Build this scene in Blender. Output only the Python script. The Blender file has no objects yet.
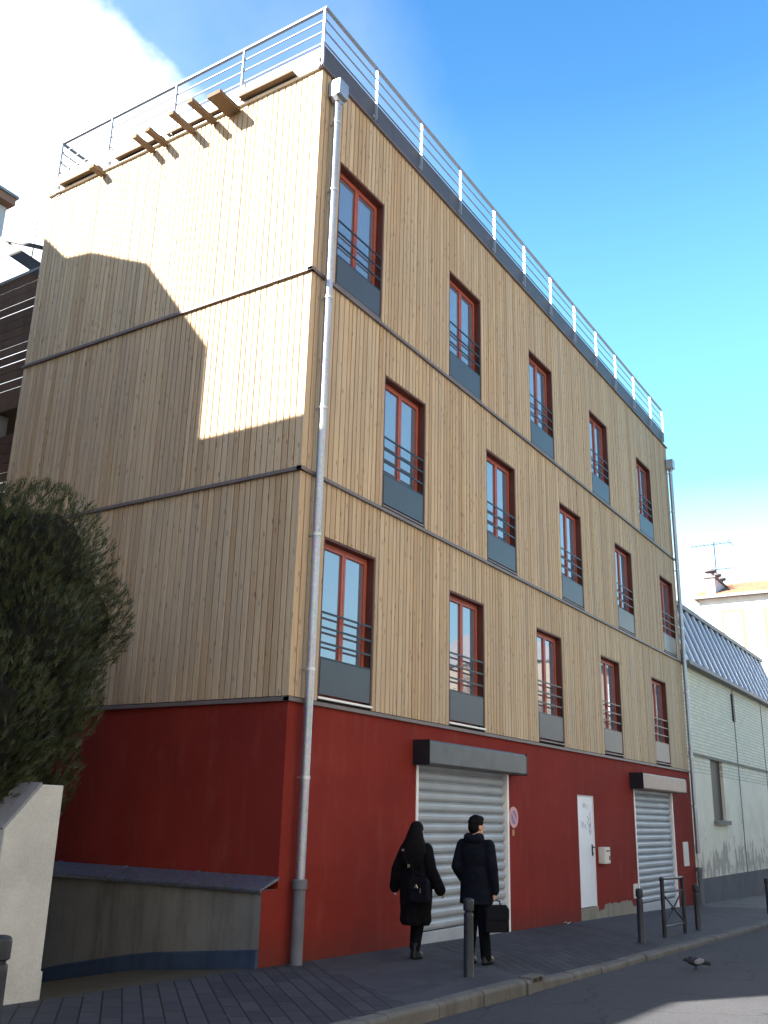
import bpy, bmesh, math, random
from mathutils import Vector, Matrix, noise
random.seed(7)
R = math.radians
S = bpy.context.scene
COL = S.collection
SUN_EL, SUN_AZ = 32.0, 30.0          # the sun stands to the left of and behind the facade line
GS = -0.022                          # the street falls gently to the right


def gz(x):
    return GS * x


# ------------------------------------------------------------------ materials
MATS = {}


def nodes(name):
    m = bpy.data.materials.new(name)
    m.use_nodes = True
    nt = m.node_tree
    b = nt.nodes['Principled BSDF']
    MATS[name] = m
    return m, nt, b


def N(nt, t, **kw):
    n = nt.nodes.new(t)
    for k, v in kw.items():
        if k in n.inputs:
            n.inputs[k].default_value = v
        else:
            setattr(n, k, v)
    return n


def L(nt, a, b):
    nt.links.new(a, b)


def ramp(nt, fac, stops):
    r = nt.nodes.new('ShaderNodeValToRGB')
    e = r.color_ramp.elements
    while len(e) < len(stops):
        e.new(0.5)
    for i, (p, c) in enumerate(stops):
        e[i].position = p
        e[i].color = (c[0], c[1], c[2], 1)
    L(nt, fac, r.inputs[0])
    return r.outputs[0]


def mixc(nt, fac, a, b, mode='MIX'):
    n = nt.nodes.new('ShaderNodeMix')
    n.data_type = 'RGBA'
    n.blend_type = mode
    for sock, v in ((n.inputs[0], fac), (n.inputs[6], a), (n.inputs[7], b)):
        if hasattr(v, 'is_linked') or hasattr(v, 'node'):
            L(nt, v, sock)
        elif isinstance(v, (int, float)):
            sock.default_value = v
        else:
            sock.default_value = (v[0], v[1], v[2], 1)
    return n.outputs[2]


def math_(nt, op, a, b=None, c=None):
    n = nt.nodes.new('ShaderNodeMath')
    n.operation = op
    for i, v in enumerate((a, b, c)):
        if v is None:
            continue
        if hasattr(v, 'node'):
            L(nt, v, n.inputs[i])
        else:
            n.inputs[i].default_value = v
    return n.outputs[0]


def coords(nt, scale=(1, 1, 1), rot=(0, 0, 0)):
    tc = nt.nodes.new('ShaderNodeTexCoord')
    mp = nt.nodes.new('ShaderNodeMapping')
    mp.inputs['Scale'].default_value = scale
    mp.inputs['Rotation'].default_value = rot
    L(nt, tc.outputs['Object'], mp.inputs[0])
    return mp.outputs[0]


def noise_(nt, vec, scale, detail=4, rough=0.55):
    n = nt.nodes.new('ShaderNodeTexNoise')
    n.inputs['Scale'].default_value = scale
    n.inputs['Detail'].default_value = detail
    n.inputs['Roughness'].default_value = rough
    L(nt, vec, n.inputs['Vector'])
    return n.outputs['Fac']


def bump(nt, b, h, strength=0.3, dist=0.01):
    n = nt.nodes.new('ShaderNodeBump')
    n.inputs['Strength'].default_value = strength
    n.inputs['Distance'].default_value = dist
    L(nt, h, n.inputs['Height'])
    L(nt, n.outputs[0], b.inputs['Normal'])


def rough_mat(name, col, var=0.25, scale=3.0, rough=0.8, bumps=0.15, metal=0.0, dist=0.004, fine=60):
    """A plain surface with soft large blotches and a fine grain."""
    m, nt, b = nodes(name)
    c = coords(nt)
    big = noise_(nt, c, scale, 5)
    fn = noise_(nt, c, fine, 3)
    lo = [v * (1 - var) for v in col]
    hi = [min(1, v * (1 + var)) for v in col]
    base = ramp(nt, big, [(0.3, lo), (0.7, hi)])
    base = mixc(nt, 0.25, base, ramp(nt, fn, [(0.3, lo), (0.7, hi)]))
    L(nt, base, b.inputs['Base Color'])
    b.inputs['Roughness'].default_value = rough
    b.inputs['Metallic'].default_value = metal
    b.inputs['Specular IOR Level'].default_value = 0.12 if rough >= 0.7 else 0.3
    if bumps:
        bump(nt, b, fn, bumps, dist)
    return m


def wood_mat(name, a, b_, c_, grey):
    m, nt, b = nodes(name)
    geo = nt.nodes.new('ShaderNodeNewGeometry')
    rnd = geo.outputs['Random Per Island']
    tc = nt.nodes.new('ShaderNodeTexCoord')
    # every board gets its own piece of grain
    off = nt.nodes.new('ShaderNodeVectorMath')
    off.operation = 'MULTIPLY_ADD'
    cmb = nt.nodes.new('ShaderNodeCombineXYZ')
    for i in range(3):
        L(nt, math_(nt, 'MULTIPLY', rnd, 37.0 + 11 * i), cmb.inputs[i])
    L(nt, tc.outputs['Object'], off.inputs[0])
    off.inputs[1].default_value = (1, 1, 1)
    L(nt, cmb.outputs[0], off.inputs[2])
    mp = nt.nodes.new('ShaderNodeMapping')
    mp.inputs['Scale'].default_value = (26, 26, 1.3)
    L(nt, off.outputs[0], mp.inputs[0])
    grain = noise_(nt, mp.outputs[0], 1.0, 6, 0.6)
    tone = ramp(nt, rnd, [(0.0, a), (0.35, b_), (0.7, c_), (1.0, [(x + y) / 2 for x, y in zip(a, c_)])])
    col = mixc(nt, math_(nt, 'MULTIPLY', ramp(nt, grain, [(0.35, (0, 0, 0)), (0.75, (1, 1, 1))]), 0.5), tone,
               [v * 0.55 for v in a])
    # knots
    mk = nt.nodes.new('ShaderNodeMapping')
    mk.inputs['Scale'].default_value = (11, 11, 3.6)
    L(nt, off.outputs[0], mk.inputs[0])
    vo = nt.nodes.new('ShaderNodeTexVoronoi')
    vo.inputs['Scale'].default_value = 1.0
    L(nt, mk.outputs[0], vo.inputs['Vector'])
    kn = ramp(nt, vo.outputs['Distance'], [(0.09, (1, 1, 1)), (0.2, (0, 0, 0))])
    col = mixc(nt, math_(nt, 'MULTIPLY', kn, 0.58), col, (0.12, 0.06, 0.025))
    # weathering in broad vertical streaks
    mw = nt.nodes.new('ShaderNodeMapping')
    mw.inputs['Scale'].default_value = (1.1, 1.1, 0.22)
    L(nt, tc.outputs['Object'], mw.inputs[0])
    we = noise_(nt, mw.outputs[0], 1.6, 4)
    col = mixc(nt, math_(nt, 'MULTIPLY', ramp(nt, we, [(0.42, (0, 0, 0)), (0.72, (1, 1, 1))]), grey), col,
               (0.36, 0.31, 0.25))
    L(nt, col, b.inputs['Base Color'])
    b.inputs['Roughness'].default_value = 0.8
    b.inputs['Specular IOR Level'].default_value = 0.2
    bump(nt, b, grain, 0.25, 0.003)
    return m


def paint_red():
    m, nt, b = nodes('red_render')
    c = coords(nt)
    big = noise_(nt, c, 0.55, 6, 0.6)
    mid = noise_(nt, coords(nt, (1.6, 1.6, 0.5)), 2.4, 6, 0.65)
    fn = noise_(nt, c, 70, 4)
    col = ramp(nt, big, [(0.25, (0.165, 0.019, 0.0135)), (0.75, (0.235, 0.029, 0.02))])
    col = mixc(nt, math_(nt, 'MULTIPLY', ramp(nt, mid, [(0.52, (0, 0, 0)), (0.72, (1, 1, 1))]), 0.5), col, (0.24, 0.056, 0.041))
    pat = noise_(nt, coords(nt, (0.8, 0.8, 1.2)), 1.1, 8, 0.7)
    col = mixc(nt, math_(nt, 'MULTIPLY', ramp(nt, pat, [(0.52, (0, 0, 0)), (0.60, (1, 1, 1))]), 0.3), col, (0.15, 0.018, 0.014))
    scf = noise_(nt, coords(nt, (5, 5, 2.2)), 1.6, 8, 0.75)
    col = mixc(nt, math_(nt, 'MULTIPLY', ramp(nt, scf, [(0.66, (0, 0, 0)), (0.70, (1, 1, 1))]), 0.35), col, (0.36, 0.15, 0.12))
    # splash dirt along the pavement
    tc = nt.nodes.new('ShaderNodeTexCoord')
    sx = nt.nodes.new('ShaderNodeSeparateXYZ')
    L(nt, tc.outputs['Object'], sx.inputs[0])
    h = math_(nt, 'MULTIPLY_ADD', sx.outputs[0], 0.022, sx.outputs[2])
    h = math_(nt, 'ADD', h, math_(nt, 'MULTIPLY', mid, 0.5))
    dirt = ramp(nt, h, [(0.2, (1, 1, 1)), (0.62, (0, 0, 0))])
    col = mixc(nt, math_(nt, 'MULTIPLY', dirt, 0.6), col, (0.08, 0.03, 0.024))
    L(nt, col, b.inputs['Base Color'])
    b.inputs['Roughness'].default_value = 0.85
    b.inputs['Specular IOR Level'].default_value = 0.12
    bump(nt, b, math_(nt, 'ADD', fn, math_(nt, 'MULTIPLY', big, 2.0)), 0.25, 0.006)
    return m


def concrete_mat(name, col, stain):
    m, nt, b = nodes(name)
    c = coords(nt)
    n1 = noise_(nt, c, 1.3, 6, 0.6)
    st = noise_(nt, coords(nt, (3.5, 3.5, 0.45)), 1.5, 5, 0.6)
    fn = noise_(nt, c, 55, 4)
    base = ramp(nt, n1, [(0.3, [v * 0.75 for v in col]), (0.7, [v * 1.15 for v in col])])
    base = mixc(nt, math_(nt, 'MULTIPLY', ramp(nt, st, [(0.48, (0, 0, 0)), (0.7, (1, 1, 1))]), stain), base, [v * 0.35 for v in col])
    base = mixc(nt, 0.2, base, ramp(nt, fn, [(0.3, [v * 0.6 for v in col]), (0.7, [v * 1.3 for v in col])]))
    L(nt, base, b.inputs['Base Color'])
    b.inputs['Roughness'].default_value = 0.9
    b.inputs['Specular IOR Level'].default_value = 0.15
    bump(nt, b, fn, 0.3, 0.004)
    return m


def galv_mat(name, col=(0.62, 0.63, 0.64), rough=0.38):
    m, nt, b = nodes(name)
    c = coords(nt)
    vo = nt.nodes.new('ShaderNodeTexVoronoi')
    vo.inputs['Scale'].default_value = 38
    L(nt, c, vo.inputs['Vector'])
    n1 = noise_(nt, coords(nt, (4, 4, 0.7)), 2, 5)
    base = ramp(nt, n1, [(0.3, [v * 0.72 for v in col]), (0.7, col)])
    base = mixc(nt, 0.12, base, vo.outputs['Color'])
    L(nt, base, b.inputs['Base Color'])
    b.inputs['Metallic'].default_value = 0.85
    L(nt, math_(nt, 'MULTIPLY_ADD', n1, 0.25, rough - 0.1), b.inputs['Roughness'])
    return m


def asphalt_mat():
    m, nt, b = nodes('asphalt')
    c = coords(nt)
    big = noise_(nt, c, 0.6, 6, 0.65)
    tr = noise_(nt, coords(nt, (0.12, 1.4, 1)), 1.0, 4)
    vo = nt.nodes.new('ShaderNodeTexVoronoi')
    vo.inputs['Scale'].default_value = 95
    L(nt, c, vo.inputs['Vector'])
    base = ramp(nt, big, [(0.3, (0.028, 0.029, 0.034)), (0.72, (0.05, 0.05, 0.054))])
    base = mixc(nt, math_(nt, 'MULTIPLY', tr, 0.4), base, (0.075, 0.075, 0.078))
    base = mixc(nt, 0.3, base, ramp(nt, vo.outputs['Color'], [(0.1, (0.03, 0.03, 0.032)), (0.95, (0.15, 0.145, 0.14))]))
    cr = nt.nodes.new('ShaderNodeTexVoronoi')
    cr.feature = 'DISTANCE_TO_EDGE'
    cr.inputs['Scale'].default_value = 0.55
    wv = nt.nodes.new('ShaderNodeVectorMath')
    wv.operation = 'MULTIPLY_ADD'
    nz = nt.nodes.new('ShaderNodeTexNoise')
    nz.inputs['Scale'].default_value = 2.0
    nz.inputs['Detail'].default_value = 5
    L(nt, c, nz.inputs['Vector'])
    L(nt, nz.outputs['Color'], wv.inputs[0])
    wv.inputs[1].default_value = (0.7, 0.7, 0)
    L(nt, c, wv.inputs[2])
    L(nt, wv.outputs[0], cr.inputs['Vector'])
    crack = ramp(nt, cr.outputs['Distance'], [(0.0, (1, 1, 1)), (0.012, (0, 0, 0))])
    base = mixc(nt, math_(nt, 'MULTIPLY', crack, 0.6), base, (0.012, 0.012, 0.013))
    L(nt, base, b.inputs['Base Color'])
    b.inputs['Roughness'].default_value = 0.9
    b.inputs['Specular IOR Level'].default_value = 0.2
    bump(nt, b, vo.outputs['Distance'], 0.5, 0.006)
    return m


def pavement_mat():
    m, nt, b = nodes('pavement_surface')
    tc = nt.nodes.new('ShaderNodeTexCoord')
    sx = nt.nodes.new('ShaderNodeSeparateXYZ')
    L(nt, tc.outputs['Object'], sx.inputs[0])
    c = coords(nt)
    wob = noise_(nt, c, 1.6, 4)
    # laid sets: diagonal rows
    c45 = coords(nt, (1, 1, 1), (0, 0, R(-47)))
    br = nt.nodes.new('ShaderNodeTexBrick')
    br.inputs['Scale'].default_value = 1.0
    br.inputs['Brick Width'].default_value = 0.46
    br.inputs['Row Height'].default_value = 0.165
    br.inputs['Mortar Size'].default_value = 0.009
    br.inputs['Mortar Smooth'].default_value = 0.3
    br.inputs['Bias'].default_value = 0.0
    br.inputs['Color1'].default_value = (0.046, 0.046, 0.054, 1)
    br.inputs['Color2'].default_value = (0.074, 0.073, 0.08, 1)
    br.inputs['Mortar'].default_value = (0.018, 0.018, 0.02, 1)
    L(nt, c45, br.inputs['Vector'])
    fn = noise_(nt, c, 42, 4)
    blot = noise_(nt, c, 2.2, 5, 0.6)
    sets = mixc(nt, 0.5, br.outputs['Color'], mixc(nt, blot, (0.03, 0.03, 0.034), (0.17, 0.17, 0.185)), 'MULTIPLY')
    sets = mixc(nt, 0.5, br.outputs['Color'], sets)
    # rolled asphalt infill
    vo = nt.nodes.new('ShaderNodeTexVoronoi')
    vo.inputs['Scale'].default_value = 120
    L(nt, c, vo.inputs['Vector'])
    asp = ramp(nt, blot, [(0.3, (0.034, 0.034, 0.04)), (0.7, (0.058, 0.057, 0.063))])
    asp = mixc(nt, 0.25, asp, ramp(nt, vo.outputs['Color'], [(0.1, (0.035, 0.035, 0.04)), (0.95, (0.16, 0.16, 0.16))]))
    old = ramp(nt, blot, [(0.3, (0.09, 0.087, 0.08)), (0.7, (0.135, 0.13, 0.12))])
    # where each surface lies
    u = math_(nt, 'ADD', math_(nt, 'MULTIPLY_ADD', sx.outputs[1], -0.75, sx.outputs[0]), math_(nt, 'MULTIPLY', wob, 0.5))
    u2 = math_(nt, 'ADD', math_(nt, 'MULTIPLY_ADD', sx.outputs[1], 1.0, sx.outputs[0]), math_(nt, 'MULTIPLY', wob, 0.3))

    def step(v, at, soft=0.02):
        mr = nt.nodes.new('ShaderNodeMapRange')
        mr.inputs['From Min'].default_value = at - soft
        mr.inputs['From Max'].default_value = at + soft
        L(nt, v, mr.inputs[0])
        return mr.outputs[0]
    zone1 = math_(nt, 'SUBTRACT', 1.0, step(u, 0.95))
    zone2 = math_(nt, 'MULTIPLY', step(u, 3.7), math_(nt, 'SUBTRACT', 1.0, step(u, 9.2)))
    zone3 = step(u2, 16.6, 0.25)
    gum = nt.nodes.new('ShaderNodeTexVoronoi')
    gum.inputs['Scale'].default_value = 2.6
    L(nt, c, gum.inputs['Vector'])
    spots = ramp(nt, gum.outputs['Distance'], [(0.06, (1, 1, 1)), (0.09, (0, 0, 0))])
    wet = ramp(nt, noise_(nt, coords(nt, (0.5, 1.3, 1)), 1.3, 7, 0.7), [(0.5, (0, 0, 0)), (0.62, (1, 1, 1))])
    laid = math_(nt, 'MAXIMUM', zone1, zone2)
    col = mixc(nt, laid, asp, sets)
    col = mixc(nt, zone3, col, old)
    col = mixc(nt, math_(nt, 'MULTIPLY', spots, 0.4), col, (0.13, 0.125, 0.115))
    col = mixc(nt, math_(nt, 'MULTIPLY', wet, 0.4), col, (0.025, 0.025, 0.027))
    L(nt, col, b.inputs['Base Color'])
    b.inputs['Roughness'].default_value = 0.78
    b.inputs['Specular IOR Level'].default_value = 0.25
    hh = math_(nt, 'MULTIPLY', math_(nt, 'SUBTRACT', 1.0, br.outputs['Fac']), laid)
    hh = math_(nt, 'ADD', math_(nt, 'MULTIPLY', hh, 1.0), math_(nt, 'MULTIPLY', fn, 0.35))
    bump(nt, b, hh, 0.6, 0.012)
    return m


def glass_mat():
    m, nt, b = nodes('window_glass')
    b.inputs['Base Color'].default_value = (0.13, 0.135, 0.17, 1)
    b.inputs['Roughness'].default_value = 0.03
    b.inputs['IOR'].default_value = 1.52
    b.inputs['Specular IOR Level'].default_value = 0.9
    gl = nt.nodes.new('ShaderNodeBsdfGlossy')
    gl.inputs['Roughness'].default_value = 0.012
    gl.inputs['Color'].default_value = (0.9, 0.82, 0.86, 1)
    n1 = noise_(nt, coords(nt), 1.7, 2)
    bp = nt.nodes.new('ShaderNodeBump')
    bp.inputs['Strength'].default_value = 0.05
    bp.inputs['Distance'].default_value = 0.05
    L(nt, n1, bp.inputs['Height'])
    L(nt, bp.outputs[0], gl.inputs['Normal'])
    mx = nt.nodes.new('ShaderNodeMixShader')
    mx.inputs[0].default_value = 0.17
    out = nt.nodes['Material Output']
    L(nt, b.outputs[0], mx.inputs[1])
    L(nt, gl.outputs[0], mx.inputs[2])
    L(nt, mx.outputs[0], out.inputs[0])
    return m


def leaf_mat(name, dark, light, trans=0.25):
    m, nt, b = nodes(name)
    geo = nt.nodes.new('ShaderNodeNewGeometry')
    n1 = noise_(nt, coords(nt), 1.1, 3)
    f = math_(nt, 'ADD', math_(nt, 'MULTIPLY', geo.outputs['Random Per Island'], 0.6), math_(nt, 'MULTIPLY', n1, 0.5))
    col = ramp(nt, f, [(0.2, dark), (0.85, light)])
    L(nt, col, b.inputs['Base Color'])
    b.inputs['Roughness'].default_value = 0.6
    tr = nt.nodes.new('ShaderNodeBsdfTranslucent')
    L(nt, col, tr.inputs['Color'])
    mx = nt.nodes.new('ShaderNodeMixShader')
    mx.inputs[0].default_value = trans
    out = nt.nodes['Material Output']
    L(nt, b.outputs[0], mx.inputs[1])
    L(nt, tr.outputs[0], mx.inputs[2])
    L(nt, mx.outputs[0], out.inputs[0])
    return m


def shed_wall_mat():
    """Cream painted brick above, patched render below, a grey painted foot."""
    m, nt, b = nodes('cream_painted_wall')
    tc = nt.nodes.new('ShaderNodeTexCoord')
    sx = nt.nodes.new('ShaderNodeSeparateXYZ')
    L(nt, tc.outputs['Object'], sx.inputs[0])
    mp = nt.nodes.new('ShaderNodeMapping')
    mp.inputs['Rotation'].default_value = (R(90), 0, 0)
    L(nt, tc.outputs['Object'], mp.inputs[0])
    br = nt.nodes.new('ShaderNodeTexBrick')
    br.inputs['Scale'].default_value = 1.0
    br.inputs['Brick Width'].default_value = 0.26
    br.inputs['Row Height'].default_value = 0.1
    br.inputs['Mortar Size'].default_value = 0.012
    br.inputs['Mortar Smooth'].default_value = 0.4
    br.inputs['Color1'].default_value = (0.70, 0.62, 0.45, 1)
    br.inputs['Color2'].default_value = (0.82, 0.74, 0.56, 1)
    br.inputs['Mortar'].default_value = (0.38, 0.34, 0.26, 1)
    L(nt, mp.outputs[0], br.inputs['Vector'])
    c = coords(nt)
    n1 = noise_(nt, c, 1.2, 6, 0.65)
    n2 = noise_(nt, coords(nt, (2.2, 2.2, 0.8)), 1.5, 6, 0.7)
    fn = noise_(nt, c, 50, 3)
    ren = ramp(nt, n1, [(0.3, (0.64, 0.57, 0.43)), (0.7, (0.78, 0.70, 0.54))])
    up = math_(nt, 'GREATER_THAN', sx.outputs[2], 3.48)
    col = mixc(nt, up, ren, mixc(nt, math_(nt, 'MULTIPLY', n1, 0.35), br.outputs['Color'], (0.5, 0.48, 0.4)))
    # flaked paint low down
    low = math_(nt, 'SUBTRACT', n2, math_(nt, 'MULTIPLY', math_(nt, 'ABSOLUTE', math_(nt, 'SUBTRACT', sx.outputs[2], 0.95)), 0.16))
    fl = ramp(nt, low, [(0.44, (0, 0, 0)), (0.48, (1, 1, 1))])
    col = mixc(nt, math_(nt, 'MULTIPLY', fl, 0.8), col, (0.30, 0.265, 0.21))
    L(nt, col, b.inputs['Base Color'])
    b.inputs['Roughness'].default_value = 0.85
    hh = math_(nt, 'ADD', math_(nt, 'MULTIPLY', math_(nt, 'MULTIPLY', math_(nt, 'SUBTRACT', 1.0, br.outputs['Fac']), up), 1.0), math_(nt, 'MULTIPLY', fn, 0.3))
    bump(nt, b, hh, 0.5, 0.008)
    return m


def tile_mat():
    m, nt, b = nodes('orange_tiles')
    mp = coords(nt, (1, 1, 1), (0, 0, R(90)))
    br = nt.nodes.new('ShaderNodeTexBrick')
    br.inputs['Scale'].default_value = 1.0
    br.inputs['Brick Width'].default_value = 0.25
    br.inputs['Row Height'].default_value = 0.33
    br.inputs['Mortar Size'].default_value = 0.025
    br.inputs['Color1'].default_value = (0.26, 0.10, 0.045, 1)
    br.inputs['Color2'].default_value = (0.34, 0.15, 0.07, 1)
    br.inputs['Mortar'].default_value = (0.16, 0.06, 0.03, 1)
    L(nt, mp, br.inputs['Vector'])
    L(nt, br.outputs['Color'], b.inputs['Base Color'])
    b.inputs['Roughness'].default_value = 0.8
    bump(nt, b, br.outputs['Fac'], -0.6, 0.03)
    return m


wood_front = wood_mat('larch_boards_front', (0.445, 0.304, 0.178), (0.535, 0.382, 0.233), (0.605, 0.455, 0.293), 0.42)
wood_side = wood_front
red_render = paint_red()
M_conc = concrete_mat('grey_concrete', (0.20, 0.195, 0.18), 0.6)
M_conc_l = concrete_mat('pale_concrete', (0.25, 0.225, 0.18), 0.45)
M_kerb = concrete_mat('kerb_granite', (0.135, 0.128, 0.115), 0.6)
M_rampfloor = concrete_mat('ramp_concrete', (0.075, 0.068, 0.05), 0.4)
M_blue = concrete_mat('blue_washed_plinth', (0.045, 0.07, 0.12), 0.6)
M_galv = galv_mat('galvanised_steel')
M_zinc = galv_mat('zinc_flashing', (0.20, 0.22, 0.26), 0.5)
M_pipe = galv_mat('zinc_pipe', (0.44, 0.46, 0.5), 0.42)
M_castiron = rough_mat('grey_painted_iron', (0.13, 0.135, 0.15), 0.2, 5, 0.5)
M_rail = rough_mat('railing_grey_paint', (0.22, 0.23, 0.25), 0.1, 4, 0.45, 0.0)
M_post = rough_mat('railing_post_zinc', (0.4, 0.41, 0.42), 0.1, 4, 0.4, 0.0, 0.4)
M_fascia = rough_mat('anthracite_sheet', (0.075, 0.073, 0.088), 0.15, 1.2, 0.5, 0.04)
M_fascia_lit = rough_mat('sunlit_fascia_sheet', (0.55, 0.53, 0.48), 0.08, 1.2, 0.5, 0.04)  # lit copy of the fascia sheet, sunlight put into the colour
M_trim = rough_mat('brown_flashing', (0.165, 0.132, 0.125), 0.2, 2.5, 0.5, 0.05)
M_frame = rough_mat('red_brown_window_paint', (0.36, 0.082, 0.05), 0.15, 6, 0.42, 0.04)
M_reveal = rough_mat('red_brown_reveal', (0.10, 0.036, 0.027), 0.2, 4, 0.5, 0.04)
M_guard = rough_mat('dark_guard_bar', (0.015, 0.016, 0.02), 0.1, 6, 0.4, 0.0)
M_panel = rough_mat('grey_guard_panel', (0.058, 0.062, 0.072), 0.08, 2, 0.38, 0.02)
M_sill = rough_mat('white_sill', (0.78, 0.77, 0.75), 0.06, 5, 0.4, 0.0)
M_glass = glass_mat()
M_curtain = rough_mat('pale_curtain', (0.55, 0.56, 0.6), 0.15, 5, 0.9, 0.0)
M_membrane = rough_mat('black_membrane', (0.03, 0.026, 0.022), 0.2, 3, 0.9, 0.0)
M_shutter = rough_mat('shutter_steel', (0.37, 0.395, 0.415), 0.16, 1.5, 0.5, 0.05, 0.15)
M_box = rough_mat('shutter_hood_grey', (0.105, 0.105, 0.108), 0.2, 3, 0.42, 0.03, 0.3)
M_box_light = rough_mat('shutter_hood_beige', (0.36, 0.27, 0.22), 0.12, 3, 0.5, 0.03)
M_white = rough_mat('white_door_paint', (0.74, 0.75, 0.76), 0.06, 3, 0.4, 0.02)
M_offwhite = rough_mat('offwhite_plastic', (0.62, 0.58, 0.5), 0.08, 6, 0.5, 0.02)
M_black = rough_mat('black_plastic', (0.02, 0.02, 0.022), 0.2, 5, 0.45, 0.0)
M_ink = rough_mat('grey_ink', (0.22, 0.23, 0.25), 0.2, 5, 0.6, 0.0)
M_dark = rough_mat('dark_opening', (0.035, 0.032, 0.032), 0.2, 3, 0.6, 0.0)
M_bollard = rough_mat('bollard_paint', (0.022, 0.025, 0.031), 0.2, 6, 0.42, 0.05)
M_gatewall = concrete_mat('white_garden_wall', (0.52, 0.515, 0.47), 0.12)
M_walltop = concrete_mat('grey_wall_top', (0.26, 0.26, 0.27), 0.3)  # greyer concrete for the sloping wall top
M_shed = shed_wall_mat()
M_foot = concrete_mat('grey_painted_foot', (0.125, 0.125, 0.13), 0.25)
M_ribs, nt_, b_ = nodes('ribbed_roof_zinc')
b_.inputs['Base Color'].default_value = (0.10, 0.18, 0.34, 1)
b_.inputs['Metallic'].default_value = 0.25
b_.inputs['Roughness'].default_value = 0.22
M_rib = rough_mat('pale_roof_rib', (0.7, 0.7, 0.7), 0.1, 2, 0.4, 0.0)
M_roofedge = rough_mat('grey_roof_edge', (0.17, 0.17, 0.17), 0.2, 2, 0.6)
M_house = concrete_mat('white_house_render', (0.72, 0.7, 0.66), 0.08)
M_tiles = tile_mat()
M_trimbeige = rough_mat('beige_window_trim', (0.2, 0.145, 0.085), 0.1, 3, 0.7)
M_mauve = rough_mat('mauve_shutter', (0.15, 0.10, 0.105), 0.1, 3, 0.6)
M_chim = concrete_mat('chimney_render', (0.6, 0.56, 0.55), 0.15)
M_pot = rough_mat('chimney_pot_clay', (0.14, 0.12, 0.125), 0.2, 3, 0.7)
M_greywall = concrete_mat('pale_rear_wall', (0.5, 0.5, 0.5), 0.12)
M_soffit = rough_mat('brown_soffit', (0.24, 0.12, 0.075), 0.15, 3, 0.6)
M_slat = wood_mat('brown_slats', (0.085, 0.045, 0.028), (0.11, 0.06, 0.038), (0.14, 0.08, 0.05), 0.1)
M_bracket = wood_mat('brown_brackets', (0.09, 0.06, 0.035), (0.11, 0.075, 0.045), (0.13, 0.09, 0.055), 0.1)
M_steel = rough_mat('grey_steel_beam', (0.22, 0.215, 0.21), 0.12, 3, 0.5)
M_dsteel = rough_mat('dark_steel_beam', (0.045, 0.044, 0.043), 0.12, 3, 0.6)
M_asph = asphalt_mat()
M_pave = pavement_mat()
M_earth = rough_mat('garden_earth', (0.09, 0.075, 0.05), 0.35, 2, 0.95, 0.3)
M_stucco = concrete_mat('neighbour_stucco', (0.3, 0.27, 0.22), 0.2)
M_zroof = rough_mat('grey_zinc_roof', (0.2, 0.22, 0.24), 0.12, 2, 0.5)
M_thuja = leaf_mat('thuja_sprays', (0.006, 0.011, 0.006), (0.06, 0.072, 0.017), 0.12)
M_coreshade = rough_mat('crown_core_shade', (0.011, 0.011, 0.008), 0.4, 9, 0.95, 0.6, 0, 0.02, 30)  # near-black: the crown's inner shade put into the colour
M_bark = rough_mat('bark', (0.10, 0.075, 0.055), 0.4, 8, 0.95, 0.4, 0, 0.01)
M_bark2 = rough_mat('winter_bark', (0.055, 0.05, 0.047), 0.3, 8, 0.95, 0.2)
M_skin = rough_mat('skin', (0.5, 0.29, 0.2), 0.1, 12, 0.5, 0.0)
M_coat_w = rough_mat('black_wool', (0.0055, 0.005, 0.006), 0.4, 9, 0.95, 0.9, 0, 0.03, 11)
M_coat_m = rough_mat('navy_wool', (0.006, 0.007, 0.0115), 0.4, 9, 0.95, 0.9, 0, 0.03, 11)
M_trouser = rough_mat('dark_trousers', (0.004, 0.0045, 0.007), 0.2, 9, 0.95, 0.1)
M_shoe = rough_mat('black_shoe_leather', (0.008, 0.008, 0.008), 0.2, 9, 0.55, 0.0)
M_hair = rough_mat('dark_hair', (0.005, 0.004, 0.004), 0.35, 40, 0.8, 0.3, 0, 0.004, 160)
M_leather = rough_mat('black_leather', (0.005, 0.005, 0.008), 0.25, 12, 0.75, 0.3)
M_brass = rough_mat('pale_buckle', (0.6, 0.55, 0.42), 0.1, 12, 0.3, 0.0, 0.9)
M_pink = rough_mat('faded_red_ring', (0.62, 0.30, 0.30), 0.12, 8, 0.45, 0.0)
M_violet = rough_mat('faded_blue_field', (0.22, 0.17, 0.33), 0.12, 8, 0.45, 0.0)
M_whitesign = rough_mat('sign_back_white', (0.68, 0.62, 0.6), 0.06, 8, 0.45, 0.0)
M_orange = rough_mat('orange_sticker', (0.5, 0.22, 0.1), 0.15, 8, 0.6, 0.0)
M_feather = rough_mat('dark_feathers', (0.03, 0.031, 0.036), 0.35, 18, 0.7, 0.1)
M_featherw = rough_mat('pale_feathers', (0.2, 0.2, 0.215), 0.15, 18, 0.7, 0.0)
M_paper = rough_mat('white_paper', (0.7, 0.69, 0.66), 0.08, 12, 0.8, 0.0)


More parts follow.
